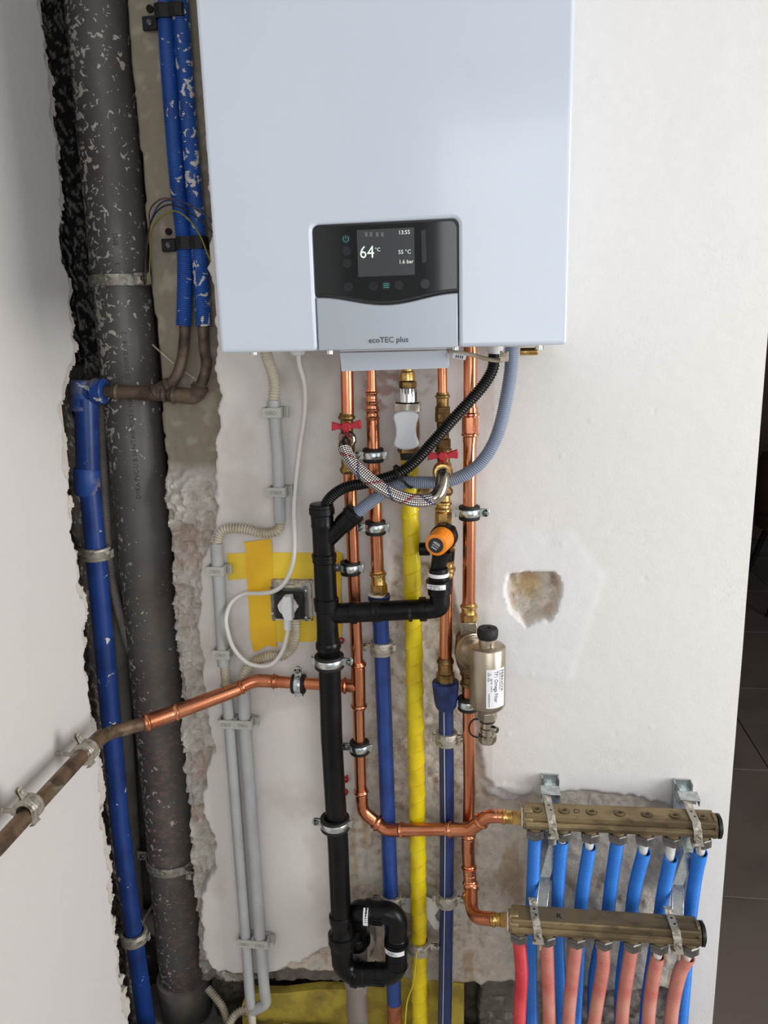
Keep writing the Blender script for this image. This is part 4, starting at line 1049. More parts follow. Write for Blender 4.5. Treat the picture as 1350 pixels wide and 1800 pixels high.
# --- run 1: leftmost copper pipe with the filling valve, tee and the elbows to the upper manifold
YU = -0.098     # centre of the upper manifold
g1 = 'copper'
t = thing('copper_pipe_run', 'leftmost copper pipe, from the boiler past a red valve and tee to the upper manifold', 'copper pipe', P(640, 1440, Y1))
r1 = RW(P(620, 1000, Y1), 20.5)
pipe('pipe', PP([(609, 628), (611, 727)], Y1), r1, M_copper, t, 22)
pipe('pipe', PP([(614, 828), (620, 960), (628, 1180)], Y1), r1, M_copper, t, 22)
pipe('pipe', PP([(630, 1240), (634, 1386)], Y1), r1, M_copper, t, 22)
q = MB(); a, b = P(629, 1162, Y1), P(631, 1246, Y1); L = (b-a).length; rr = r1*1.12
q.lathe(a, b, [(0, rr), (0.003, rr), (0.005, rr*1.24), (0.008, rr*1.24), (0.010, rr), (0.014, rr*1.06), (L-0.014, rr*1.06), (L-0.010, rr), (L-0.008, rr*1.24), (L-0.005, rr*1.24), (L-0.003, rr), (L, rr)], 24)
tb = P(630, 1206, Y1); ta = P(601, 1205, Y1)
q.lathe(ta, tb, [(0, rr), (0.002, rr), (0.004, rr*1.26), (0.007, rr*1.26), (0.009, rr*0.98), ((tb-ta).length, rr*1.02)], 24)
part('tee', q, M_copper, t, ang=60)
K1 = P(634, 1440, Y1); K2 = P(672, 1457, Y1); e1 = P(634, 1388, Y1)
pth = poly_path([P(634, 1386, Y1), P(637, 1425, Y1), P(664, 1448, Y1)], [0.026]); press('elbow', pth, r1, M_copper, t)
yf2 = -0.066
pth = poly_path([P(660, 1445, Y1), P(680, 1459, -0.055), P(712, 1459, yf2)], [0.03]); press('elbow', pth, r1*1.02, M_copper, t)
pipe('pipe', [P(706, 1459, yf2), P(794, 1457, yf2)], r1*1.06, M_copper, t, 22)
press('elbow', poly_path([P(786, 1458, yf2), P(826, 1458, -0.078), P(850, 1440, -0.09)], [0.03]), r1*1.04, M_copper, t)
press('elbow', poly_path([P(843, 1446, -0.088), P(856, 1434, YU), P(886, 1435, YU)], [0.024]), r1*0.98, M_copper, t, beads=(1, 0))
adapter('adapter', P(880, 1435, YU), P(917, 1438, YU), r1*0.92, M_brass, t, 0.42, label='yellow brass adapter')
# valve on run 1
def mini_valve(px_, ytop, y_h, y_out, y_bot, label, hw):
    q = MB(); a, b = P(px_+1, ytop, Y1), P(px_+4, y_bot, Y1); L = (b-a).length; rr = r1*1.02
    q.lathe(a, b, [(0, rr*1.05), (0.003, rr*1.08), (0.006, rr*1.30), (0.009, rr*1.30), (0.012, rr*1.0), (L*0.35, rr*0.95), (L*0.36, rr*1.14), (L*0.62, rr*1.14), (L*0.64, rr*1.0), (L-0.012, rr*1.0), (L-0.008, rr*1.26), (L-0.004, rr*1.26), (L, rr*1.05)], 22)
    c = P(px_+3, y_out, Y1); q.cyl(c, P(px_+2, y_out, -0.085), rr*0.9, 20)
    ball = part('valve_body', q, M_dbrass, t, ang=40)
    q = MB(); hc = P(px_, y_h, -0.082); q.cyl(P(px_+2, y_h+4, Y1), hc+YV*0.003, 0.005, 12); part('stem', q, M_brass, t)
    q = MB(); s = hw
    poly = [(-26, -9), (-17, -6), (-7, -3), (7, -4), (17, -9), (26, -12), (28, -4), (27, 5), (15, 3.5), (5, 4), (4, 10), (-5, 12), (-6, 5), (-16, 5), (-27, 8)]
    q.prism([hc+XV*(a_*s)-UPV*(b_*s) for a_, b_ in poly], (0, 0.007, 0)); q.cyl(hc-YV*0.002, hc+YV*0.010, 0.0072, 16)
    part('valve_handle', q, M_red, t, bevel=0.0010, label=label)
mini_valve(608, 726, 750, 772, 832, 'red butterfly handle', 0.00090)
q = MB(); c0 = P(610, 772, -0.066); c1 = P(610, 774, -0.092)
q.lathe(c0, c1, [(0, 0.0145), (0.004, 0.0155), (0.012, 0.0155), (0.014, 0.0135), (0.022, 0.0128), (0.024, 0.010)], 24); part('hose_union', q, M_nickel2, t)
# --- branch to the left wall
t = thing('copper_branch_run', 'copper pipe running from the tee to the left, then tarnished along the left wall', 'copper pipe', P(430, 1205, Y1))
z0 = P(601, 1203, Y1).z
pipe('pipe', [ta+XV*0.006, P(478, 1198, Y1)], r1, M_copper, t, 22)
A1 = P(488, 1198, Y1); A2 = PZ(418, 1208, A1.z-0.004); 
A2 = P(418, 1211, -0.062); A3 = P(266, 1268, -0.165)
press('elbow', poly_path([A1, P(446, 1196, -0.047), A2], [0.05]), r1*1.0, M_copper, t)
pipe('pipe', [A2, A3], RW(P(350, 1232, -0.11), 25), M_copper, t, 22)
dA = (A3-A2).normalized()
press('coupling', [P(314, 1250, -0.133), P(252, 1272, -0.176)], RW(P(280, 1262, -0.155), 23.5), M_copper, t)
ZL = A3.z; XLp = PZ(0, 1484, ZL-0.012)
E1 = P(256, 1271, -0.173); E2 = PX(186, 1290, -0.648); E3 = PX(0, 1484, -0.648); E4 = E3+(E3-E2).normalized()*0.9
pth = poly_path([E1, E2, PX(150, 1322, -0.648)], [0.03]); r5 = RW(E1, 22)
q = MB(); q.sweep(resample(pth, 0.003), r5, 20); part('elbow', q, M_oldcopper, t, ang=60, label='tarnished elbow')
press('elbow_end', [PX(178, 1295, -0.648), PX(150, 1321, -0.648)], r5*1.02, M_oldcopper, t, beads=(0, 1))
pipe('pipe', [PX(156, 1315, -0.648), E3, E4], r5*1.02, M_oldcopper, t, 22, label='tarnished brown copper pipe')
axl = (E3-E2).normalized()
clamp(PX(150, 1322, -0.648), axl, r5, (-0.35, 0, 1), 'dirty clamp on the tarnished pipe, nearer the elbow on the left wall', 'dusty', -0.705)
clamp(PX(50, 1421, -0.648), axl, r5, (-0.35, 0, 1), 'dirty clamp on the tarnished pipe, nearer the left edge of the picture', 'dusty', -0.705)
# --- run 2: narrow copper then brass, blue below
t = thing('hot_water_pipe', 'second copper pipe from the left, turning into a blue coated pipe below', 'water pipe', P(690, 1800, Y1))
Y2 = -0.045
pipe('pipe', PP([(653, 630), (654, 690)], Y2), RW(P(653, 680, Y2), 15), M_copper, t, 20)
press('reducer', PP([(653, 684), (654, 716)], Y2), RW(P(653, 680, Y2), 16), M_copper, t)
press('reducer', PP([(654, 714), (655, 742)], Y2), RW(P(653, 680, Y2), 19), M_copper, t)
r2 = RW(P(660, 900, Y2), 21)
pipe('pipe', PP([(655, 738), (660, 900), (664, 1006)], Y2), r2, M_copper, t, 22)
adapter('adapter', P(664, 1003, Y2), P(667, 1046, Y2), r2*1.0, M_brass, t, 0.45, label='yellow brass adapter')
Yb2 = -0.035
q = MB(); a, b = P(666, 1044, Y2), P(668, 1066, Y2); q.lathe(a, b, [(0, r2*1.1), (0.0015, r2*1.75), (0.008, r2*1.8), (0.016, r2*1.5), (0.022, r2*1.3)], 22); part('collar', q, M_bluewrap, t)
q = MB(); a, b = P(666, 1043, Y2), P(666, 1047, Y2); q.lathe(a, b, [(0, r2*1.2), (0.002, r2*1.8), (0.004, r2*1.5)], 22); part('sealing_ring', q, M_tornpaper, t)
rb2 = RW(P(678, 1300, Yb2), 25.5)
pipe('blue_pipe', PP([(667, 1060), (671, 1130), (684, 1500), (689, 1640), (693, 1768)], Yb2), rb2, M_bluepipe, t, 22)
pipe('rusty_end', PP([(693, 1762), (695, 1830)], Yb2), rb2*1.02, mat('rusty_steel', srgb(150, 84, 48), 0.7, 0, col2=srgb(106, 58, 38), nscale=40, bump=0.5), t, 22)
# --- gas
Yg_ = -0.045
t = thing('gas_pipe', 'yellow wrapped gas pipe with a grey handled valve and brass fittings', 'gas pipe', P(735, 1800, Yg_))
q = MB(); a, b = P(716, 640, Yg_), P(717, 670, Yg_); L = (b-a).length; rr = RW(a, 23); q.lathe(a, b, [(0, rr*0.8), (L*0.4, rr*0.8), (L*0.45, rr), (L*0.6, rr*1.06), (L*0.95, rr*1.06), (L, rr*0.9)], 22); part('union', q, M_brass, t)
q = MB(); q.hexa(P(717, 670, Yg_), P(717, 682, Yg_), RW(a, 29)); part('hex_nut', q, M_dbrass, t)
q = MB(); a, b = P(717, 681, Yg_), P(717, 707, Yg_); L = (b-a).length; n = 20
q.lathe(a, b, [(0, 0.0148), (0.001, 0.0155), (L, 0.0155)], 22)
for k in range(n):
    an = 2*PI*k/n; d = XV*math.cos(an)+YV*math.sin(an); q.box(a+d*0.0155-UPV*L*0.5, (0.003, 0.003, L*0.9), (d, d.cross(UPV), UPV))
part('ribbed_collar', q, M_chrome, t)
q = MB(); q.hexa(P(717, 706, Yg_), P(717, 725, Yg_), RW(P(717, 715, Yg_), 47), ph=0); part('union_nut', q, M_nickel2, t, label='large nickel hexagon nut')
q = MB(); a, b = P(717, 724, Yg_), P(718, 790, Yg_); L = (b-a).length; q.lathe(a, b, [(0, 0.013), (0.004, 0.017), (L*0.3, 0.019), (L*0.7, 0.019), (L-0.004, 0.016), (L, 0.014)], 24); q.hexa(P(718, 784, Yg_), P(718, 796, Yg_), 0.0185)
part('valve_body', q, M_dbrass, t)
q = MB(); c = P(713, 757, -0.085); q.cyl(P(715, 757, Yg_), c+YV*0.006, 0.007, 14); part('stem', q, M_brass, t)
q = MB(); pl_ = []
s_ = 0.00093
prof = [(-16, -32), (-8, -33.5), (0, -34), (8, -33.5), (16, -32), (21.5, -28), (22, -22), (18.5, -11), (17, 0), (18, 11), (22, 22), (21, 28), (14, 31.5), (6, 33.5), (0, 34), (-7, 33.5), (-14, 31.5), (-21, 27.5), (-22, 22), (-18.5, 11), (-17.5, 0), (-19, -11), (-22, -22), (-21, -28)]
q.prism([c+XV*(a_*s_)-UPV*(b_*s_) for a_, b_ in prof], (0, 0.013, 0)); part('valve_handle', q, M_gashandle, t, bevel=0.0032, segs=3, label='light grey hourglass handle')
q = MB(); a, b = P(718, 794, Yg_), P(719, 806, Yg_); q.lathe(a, b, [(0, 0.0135), (0.002, 0.0145), (0.012, 0.0145)], 20); part('black_tape', q, M_rubber, t)
gp_ = resample(PP([(719, 800), (723, 960), (728, 1150), (733, 1400), (736, 1600), (738, 1830)], -0.042), 0.0022)
rg = RW(P(728, 1100, -0.042), 27.5)
q = MB(); q.sweep(gp_, rg-0.0006, 28, twist=lambda s, a: 0.0019*(((s/0.034)-a/(2*PI)) % 1.0)+0.0004*math.sin(s*90+3*a)); part('wrapped_pipe', q, M_yellow, t, ang=25)
# little yellow earth wire from the lower clamp
tag(pipe('earth_wire', spline(PP([(732, 1672, -.075), (731, 1690, -.08), (726, 1730, -.075), (715, 1765, -.07), (711, 1830, -.07)]), 8), 0.0012, M_yellow, None, 8), 'thin yellow wire hanging from the lowest clamp of the yellow pipe', 'wire')
# --- run 4: cold water with second red valve, safety group, blue pe pipe
t = thing('cold_water_pipe', 'copper pipe with red valve and brass fittings above a dark blue pipe', 'water pipe', P(785, 1800, Y1))
pipe('pipe', PP([(777, 625), (778, 696)], Y1), RW(P(777, 680, Y1), 15.5), M_copper, t, 20)
adapter('adapter', P(778, 690, Y1), P(778, 726, Y1), RW(P(777, 680, Y1), 18), M_dbrass, t, 0.3)
q = MB(); q.hexa(P(778, 724, Y1), P(778, 742, Y1), RW(P(778, 733, Y1), 25)); q.cyl(P(778, 741, Y1), P(779, 772, Y1), RW(P(778, 750, Y1), 20), 22, ch=0.002); q.hexa(P(779, 771, Y1), P(779, 786, Y1), RW(P(778, 733, Y1), 25))
part('check_valve', q, M_dbrass, t)
mini_valve(778, 784, 802, 830, 870, 'red butterfly handle', 0.00090)
q = MB(); c0 = P(778, 826, -0.070); c1 = P(778, 832, -0.110)
q.lathe(c0, c1, [(0, 0.0125), (0.004, 0.0160), (0.022, 0.0165), (0.026, 0.0155), (0.030, 0.013)], 24); part('hose_nut', q, M_brass, t, label='yellow brass hose nut')
q = MB(); a, b = P(780, 868, Y1), P(779, 926, Y1); L = (b-a).length; rr = r1
q.lathe(a, b, [(0, rr*1.0), (L*0.2, rr*1.05), (L*0.24, rr*1.30), (L*0.30, rr*1.30), (L*0.34, rr*1.05), (L*0.4, rr*1.1), (L*0.44, rr*1.32), (L*0.5, rr*1.32), (L*0.54, rr*1.1)], 22); q.hexa(along(a, b, 0.54), b, rr*1.3)
part('adapter', q, M_brass, t, ang=40)
q = MB(); a, b = P(786, 975, Y1), P(787, 1022, Y1); L = (b-a).length; q.hexa(a, along(a, b, 0.35), r1*1.1); q.lathe(along(a, b, 0.3), b, [(0, rr*1.05), (0.006, rr*1.05), (0.009, rr*1.3), (0.014, rr*1.3), (0.016, rr*1.08), (0.022, rr*1.08)], 22); part('adapter', q, M_brass, t, ang=40)
r4 = RW(P(783, 1100, Y1), 21)
pipe('pipe', PP([(786, 1015), (783, 1162)], Y1), r4, M_copper, t, 22)
q = MB(); a, b = P(783, 1155, Y1), P(783, 1200, Y1); L = (b-a).length
q.lathe(a, b, [(0, r4*1.1), (0.003, r4*1.14), (0.006, r4*1.36), (0.010, r4*1.36), (0.012, r4*1.12), (0.018, r4*1.2), (L*0.6, r4*1.2), (L*0.62, r4*1.45), (L*0.95, r4*1.5), (L, r4*1.2)], 24); part('adapter', q, M_dbrass, t, ang=40)
q = MB(); a, b = P(783, 1196, Y1), P(784, 1246, Y1); L = (b-a).length; rw_ = RW(a, 43); q.lathe(a, b, [(0, rw_*0.75), (0.002, rw_), (0.006, rw_*1.03), (L*0.35, rw_*0.98), (L*0.7, rw_*0.9), (L*0.9, rw_*0.8), (L, rw_*0.64)], 24)
q.box(P(766, 1204, -0.060), (0.012, 0.004, 0.006)); part('wrap', q, M_bluewrap, t)
pb = PP([(784, 1240), (786, 1450), (785, 1600), (781, 1830)], -0.040); rb4 = RW(P(786, 1400, -0.04), 24)
pipe('blue_pipe', pb, rb4, M_bluedark, t, 22)
q = MB(); q.sweep([p+FR*rb4*0.97-XV*rb4*0.22 for p in pb], 0.0006, 6); part('white_stripe', q, M_white, t)
# --- safety group (orange cap) and tundish
t = thing('safety_valve', 'black safety valve with a tilted orange cap above the black tundish', 'safety valve', P(773, 1000, -.07))
cB = P(783, 940, -0.060); cF = P(766, 959, -0.112); ax = (cF-cB).normalized()
q = MB(); q.cyl(cB, cB+ax*0.018, 0.0225, 28, ch=0.001)
n = 16
for k in range(n): pass
q.cyl(P(787, 925, Y1), P(784, 985, Y1), 0.0145, 22, ch=0.002)
part('valve_body', q, M_black, t)
q = MB(); Lc = (cF-cB).length; rc_ = RW(cF, 37)
q.lathe(cB+ax*0.016, cF, [(0, rc_*1.12), (0.010, rc_*1.10), (Lc-0.022, rc_*1.03), (Lc-0.018, rc_), (Lc-0.017, rc_*0.9)], 36); oc = part('orange_cap', q, M_orange, t, label='orange cap with a black disc')
ux = (XV-ax*XV.dot(ax)).normalized(); uy = ax.cross(ux)
if uy.z < 0: uy = -uy
q = MB(); q.cyl(cF-ax*0.0012, cF+ax*0.0006, rc_*0.70, 28); part('cap_disc', q, M_print, oc)
q = MB(); da = (ux-uy*0.6).normalized(); db = ax.cross(da)
for (o_, l_, h_) in ((0.0058, 0.009, 0.0007), (0.0034, 0.013, 0.0018), (-0.0002, 0.012, 0.0005), (-0.0020, 0.012, 0.0005), (-0.0056, 0.010, 0.0016)):
    for k in range(4): q.box(cF+ax*0.0007+db*o_*(1 if db.z > 0 else -1)+da*l_*(k-1.5)/4, (l_*0.19, h_, 0.0002), (da, db, ax))
part('disc_print', q, M_label, oc, smooth=False)
q = MB(); q.cyl(P(737, 965, -.062), P(756, 965, -.062), RW(P(745, 965, -.062), 22), 18, ch=0.001)
q.cyl(P(754, 965, -.062), P(775, 962, -.062), 0.006, 14); part('side_knob', q, M_black, t)
q = MB(); q.cyl(P(790, 962, -.066), P(800, 962, -.066), 0.0075, 16, ch=0.001); q.cyl(P(795, 945, -.06), P(798, 956, -.06), 0.0035, 10); part('test_plug', q, M_dbrass, t)
q = MB(); a, b = P(777, 968, -0.082), P(768, 1003, -0.082); L = (b-a).length
q.lathe(a, b, [(0, 0.0155), (L*0.5, 0.0135), (L, 0.0118)], 24); part('outlet_funnel', q, M_black, t)
# ================================================================ HOSES
t = thing('filling_hose', 'braided steel filling hose hanging between the two red valves', 'hose', P(700, 870, -.13))
hp = spline([P(610, 772, -.088), P(607, 778, -.104), P(607, 792, -.116), P(620, 815, -.128), P(650, 843, -.136), P(690, 868, -.138), P(730, 880, -.136), P(762, 876, -.130), P(775, 860, -.122), P(779, 838, -.112), P(778, 832, -.106)], 14)
hp = resample(hp, 0.002); q = MB(); rh = RW(P(690, 868, -.138), 22); q.sweep(hp, rh, 28); part('braid', q, M_braid, t, ang=80)
Lh = sum((hp[i+1]-hp[i]).length for i in range(len(hp)-1))
for sl in (hp[2:16], hp[-26:-1]):
    q = MB(); q.sweep(sl, rh*1.05, 24); part('ferrule', q, M_nickel2, t, ang=80)
t = thing('condensate_hose', 'black corrugated hose curving from the boiler into the top of the waste pipe', 'hose', P(565, 885, -.085))
hb = spline([P(868, 622, -.10), P(867, 645, -.10), P(856, 668, -.102), P(835, 695, -.105), P(800, 733, -.105), P(760, 778, -.102), P(725, 815, -.100), P(700, 832, -.100), P(672, 842, -.098), P(640, 850, -.095), P(610, 856, -.093), P(588, 868, -.09), P(574, 884, -.087), P(566, 905, -.085)], 12)
corrugated('sleeve', hb, RW(P(760, 778, -.1), 19.5), 0.0015, 0.0042, M_blackhose, t, seg=18)
t = thing('drain_hose', 'blue-grey corrugated hose curving from the boiler into the slanted waste inlet', 'hose', P(620, 905, -.08))
hg = spline([P(899, 610, -.085), P(898, 650, -.085), P(890, 700, -.083), P(878, 752, -.082), P(862, 790, -.081), P(838, 820, -.080), P(805, 840, -.078), P(770, 848, -.077), P(735, 848, -.077), P(706, 850, -.078), P(675, 866, -.08), P(648, 885, -.082), P(622, 905, -.084), P(608, 918, -.085)], 12)
corrugated('sleeve', hg, RW(P(850, 800, -.08), 22), 0.0014, 0.0034, M_greyhose, t, seg=20)
# cable ties holding the hoses
def tie(name, c, ax_, r, label):
    ax_ = unit(ax_); t_ = thing(name, label, 'cable tie', c)
    q = MB(); q.lathe(c-ax_*0.0022, c+ax_*0.0022, [(0, r), (0, r+0.0012), (0.0044, r+0.0012), (0.0044, r)], 24, caps=(False, False)); part('band', q, M_rubber, t_)
    q = MB(); q.box(c+FR*(r+0.002), (0.006, 0.004, 0.006)); part('lock', q, M_rubber, t_, bevel=0.0005)
tie('cable_tie', P(709, 838, -.090), (P(720, 830, -.09)-P(700, 846, -.09)), 0.0225, 'black cable tie binding the two corrugated hoses beside the braided hose')
tie('cable_tie', P(722, 1074, -.085), XV, RW(P(722, 1074, -.085), 33)+0.0002, 'black cable tie round the horizontal black waste pipe')

# ================================================================ BLACK WASTE SYSTEM
YW = -0.085
t = thing('black_waste_pipe', 'black plastic waste pipe with slanted inlet and side branch, left of the copper pipes', 'waste pipe', P(600, 1610, YW))
def W(a, b): return P(a, b, YW)
def collar_tube(name, specs, m=M_black, seg=26, label=None):
    "specs: list of (px,py,width px)"
    pts = [W(a, b) for a, b, c in specs]; rs = [RW(p, s[2]) for p, s in zip(pts, specs)]
    q = MB(); A = pts[0]; B = pts[-1]; d = (B-A).normalized()
    prof = [((p-A).dot(d), r) for p, r in zip(pts, rs)]
    q.lathe(A, B, prof, seg); return part(name, q, m, t, ang=35, label=label)
q = MB(); a = W(565, 884); b = W(566, 905)
collar_tube('inlet_socket', [(565, 885, 37), (565, 887, 40), (565.2, 892, 40), (565.4, 893, 42.5), (566, 903, 42.5), (566, 905, 38), (567, 920, 37), (567.2, 924, 38.5), (567.5, 928, 36), (569.5, 974, 36)])
collar_tube('sleeve', [(569.5, 972, 38), (569.6, 974, 41.5), (570, 979, 41.5), (570.1, 980, 40), (570.3, 987, 40), (570.5, 989, 36.5), (573, 1050, 37)])
collar_tube('tee', [(573, 1050, 38), (573.2, 1052, 42), (573.8, 1058, 42), (574, 1062, 41), (574.5, 1072, 40), (575, 1074, 35.5), (576, 1105, 35.5), (576.5, 1118, 36.5), (576.7, 1128, 38)])
collar_tube('lower_socket', [(576.7, 1127, 39), (577, 1130, 42), (577.5, 1138, 42), (578, 1142, 38), (578.3, 1146, 34.5), (579, 1162, 34.5)])
c0 = W(569, 955); c1 = W(626, 899)
q = MB(); d_ = (c1-c0).normalized(); Ly = (c1-c0).length
q.lathe(c0, c1, [(0, 0.0145), (Ly*0.55, 0.0145), (Ly*0.56, 0.0160), (Ly*0.62, 0.0160), (Ly*0.63, 0.0168), (Ly-0.014, 0.0168), (Ly-0.012, 0.0188), (Ly-0.002, 0.0188), (Ly, 0.0165)], 24)
part('slanted_inlet', q, M_black, t, ang=35)
q = MB(); q.sweep([W(579, 1158), W(583, 1300), W(594, 1480), W(599, 1600), W(599.5, 1618)], RW(W(584, 1300), 35.5), 28); part('pipe', q, M_black, t, ang=60)
# horizontal branch
q = MB(); a, b = W(576, 1079), W(757, 1070); L = (b-a).length; d = (b-a).normalized(); f_ = lambda px_: (W(px_, 1079-(px_-576)*9/181)-a).dot(d)
rA = RW(W(640, 1075), 33)
q.lathe(a, b, [(0, rA*0.97), (f_(594), rA*0.97), (f_(595), rA*1.02), (f_(616), rA*1.02), (f_(617), rA*1.14), (f_(626), rA*1.14), (f_(627), rA*1.0), (f_(654), rA*1.0), (f_(655), rA*1.12), (f_(659), rA*1.12), (f_(660), rA*1.04), (f_(668), rA*1.1), (f_(669), rA*1.0), (f_(737), rA*1.0), (f_(738), rA*1.22), (f_(749), rA*1.22), (f_(750), rA*1.02), (L, rA*1.0)], 28)
part('side_branch', q, M_black, t, ang=35)
pth = poly_path([b-d*0.004, W(774, 1068), W(772, 1030), W(771, 1010)], [0.024, 0.01])
q = MB(); pth = resample(pth, 0.0015); Le = sum((pth[i+1]-pth[i]).length for i in range(len(pth)-1))
q.sweep(pth, lambda s: rA*(1.0 if s < Le-0.034 else (1.16 if s < Le-0.020 else (1.28 if s < Le-0.008 else 1.0))), 28); part('elbow', q, M_black, t, ang=35)
def band_label(c, ax_, r, a0, a1, h, texts, parent, size):
    ax_ = unit(ax_); sx = (XV-ax_*XV.dot(ax_)).normalized(); fy = ax_.cross(sx)
    if fy.y > 0: fy = -fy
    vs = []; n = 12
    for k in range(n+1):
        a = a0+(a1-a0)*k/n
        for hh in (-h/2, h/2):
            for rr in (r, r+0.0005): vs.append(c+ax_*hh+(sx*math.sin(a)+fy*math.cos(a))*rr)
    fs = []
    for k in range(n):
        o = 4*k; fs += [(o+1, o+5, o+7, o+3), (o, o+2, o+6, o+4), (o, o+4, o+5, o+1), (o+2, o+3, o+7, o+6)]
    fs += [(0, 1, 3, 2), (4*n, 4*n+2, 4*n+3, 4*n+1)]
    q = MB(); q.add(vs, fs); o = part('sticker', q, M_label, parent)
    up = ax_ if ax_.z > 0 else -ax_
    if abs(ax_.z) < 0.5: up = ax_
    for (s, sz, x0, y0, bars) in texts:
        def fn(x, y, z): 
            a = (x0+x)/r; return c+up*(y0+y)+(sx*math.sin(a)+fy*math.cos(a))*(r+0.00065+z)
        tm = text_mb(s, sz, (0, 0, 0), XV, UPV, FR, 0.0001, fn, squeeze=0.8) if s else MB()
        if bars:
            for k in range(bars):
                xx = x0+k*0.0024; wv = 0.0006 if k % 3 else 0.0012
                c4 = [(xx, y0-0.003), (xx+wv, y0-0.003), (xx+wv, y0), (xx, y0)]
                tm.add([fn(px_-x0, py_-y0, 0) for px_, py_ in c4], [(0, 1, 2, 3)])
        part('lettering', tm, M_print, o, smooth=False)
lc = W(771, 1026); band_label(lc, UPV, rA*1.29, -0.98, 0.62, 0.0085, [('5 4013600057', 0.0042, -0.0155, 0.0002, 0), ('', 0.004, -0.013, -0.0005, 9)], t, 0.004)
q = MB(); a, b = W(771, 1012), W(771, 1006); q.lathe(a, b, [(0, rA*1.02), (0.002, rA*1.05), (0.004, rA*1.05), (0.006, rA*0.95)], 26); part('white_ring', q, M_white, t)
q = MB(); a, b = W(771, 1009), W(770.5, 999); q.lathe(a, b, [(0, rA*0.93), (0.002, rA*0.95), ((b-a).length, rA*0.9)], 26); part('tundish_rim', q, M_black, t)
# trap
t = thing('waste_trap', 'black plastic trap loop with white stickers at the foot of the black waste pipe', 'waste trap', P(650, 1720, YW))
def seg_(name, pts, wpx, bumps=(), step=0.0015):
    pth = resample(pts, step); q = MB()
    def rad(s):
        v = wpx
        for (s0, s1, dv) in bumps:
            if s0 <= s <= s1: v += dv
        return v
    q.sweep(pth, rad, 28); return part(name, q, M_black, t, ang=35)
rT = RW(W(697, 1690), 36)
collar_tube('inlet_collar', [(599, 1606, 35), (599, 1608, 39.5), (600, 1618, 39.5), (600, 1621, 36), (600.5, 1636, 36), (601, 1640, 39), (601, 1641, 46), (601.5, 1654, 47), (602, 1659, 42)])
lo = poly_path([W(601.5, 1652), W(602, 1712), W(697, 1712), W(697, 1648)], [0.030, 0.030])
Lp = sum((lo[i+1]-lo[i]).length for i in range(len(lo)-1))
xA = (W(602, 1650)-W(602, 1712)).length
seg_('lower_bend', lo, rT, [(0, 0.030, 0.0015), (0.081, 0.091, 0.0042), (0.091, 0.104, 0.0018), (0.012, 0.014, 0.001), (Lp-0.004, Lp, 0.002)])
hi = poly_path([W(697, 1660), W(699, 1604), W(650, 1604), P(629, 1600, -0.075), P(627, 1622, -0.045), P(628, 1662, -0.042)], [0.034, 0.03, 0.018, 0.02])
seg_('upper_bend', hi, rT*0.98, [(0.0, 0.010, 0.0032), (0.014, 0.018, 0.0012)])
q = MB(); a, b = P(652, 1604, YW), P(638, 1603, YW-0.002); q.lathe(a, b, [(0, rT*1.0), (0.001, rT*1.16), (0.011, rT*1.16), (0.012, rT*1.05), (0.015, rT)], 28); part('collar', q, M_black, t, ang=35)
q = MB(); a, b = P(628, 1640, -.042), P(630, 1664, -.042); q.lathe(a, b, [(0, rT*0.95), (0.008, rT*1.2), (0.020, rT*1.2), (0.024, rT)], 28); part('outlet_collar', q, M_black, t, ang=35)
# moulded ribs on the sockets
for (c, ax_, L_) in ((W(668, 1712), XV, 0.020), (W(664, 1605), XV, 0.018), (W(697, 1688), UPV, 0.022)):
    q = MB()
    for k in range(8):
        an = -1.2+k*0.34
        d1 = FR*math.cos(an)+(UPV if ax_ == XV else XV)*math.sin(an)
        q.box(c+d1*rT*0.999, (0.0012, L_, 0.0016), (d1.cross(ax_).normalized(), ax_, d1))
    q.lathe(c-ax_*(L_/2+0.0008), c-ax_*(L_/2-0.0008), [(0, rT*0.98), (0, rT*1.04), (0.0016, rT*1.04), (0.0016, rT*0.98)], 24, caps=(False, False))
    part('ribs', q, M_black, t)
band_label(W(697, 1661), UPV, rT*1.0+0.0036, -0.95, 0.75, 0.0095, [('4 013600', 0.0042, -0.014, 0.0004, 0), ('', 0.004, -0.014, 0.0001, 8)], t, 0.004)
band_label(P(645, 1604, YW), XV, rT*1.17, -0.6, 0.9, 0.009, [('', 0.004, -0.004, 0.001, 6)], t, 0.004) if False else None
q = MB(); cc = P(646, 1604, YW); vs = []
for k in range(9):
    an = -0.35+1.35*k/8; d1 = FR*math.cos(an)+UPV*math.sin(an)
    for dx in (-0.0045, 0.0045): vs.append(cc+XV*dx+d1*(rT*1.19+0.0008))
q.add(vs, [(2*k, 2*k+1, 2*k+3, 2*k+2) for k in range(8)]); st_ = part('sticker', q, M_label, t)
q = MB()
for k in range(5):
    an = 0.0+0.16*k; d1 = FR*math.cos(an)+UPV*math.sin(an); q.box(cc+XV*0.0005+d1*(rT*1.19+0.0010), (0.005, 0.0003, 0.0009), (XV, d1, d1.cross(XV)))
part('barcode', q, M_print, st_, smooth=False)
t = thing('grey_drain_pipe', 'grey plastic drain pipe going into the floor behind the black trap', 'drain pipe', P(630, 1800, -.04))
pipe('pipe', [P(629, 1655, -.040), P(631, 1740, -.040)], RW(P(630, 1700, -.04), 30), M_greypvc, t, 24)
q = MB(); a, b = P(625, 1720, -.042), P(632, 1840, -.042); rr = RW(a, 34); q.lathe(a, b, [(0, rr*1.0), (0.003, rr*1.12), (0.010, rr*1.12), (0.014, rr), ((b-a).length, rr)], 26); part('socket', q, M_greypvc, t)
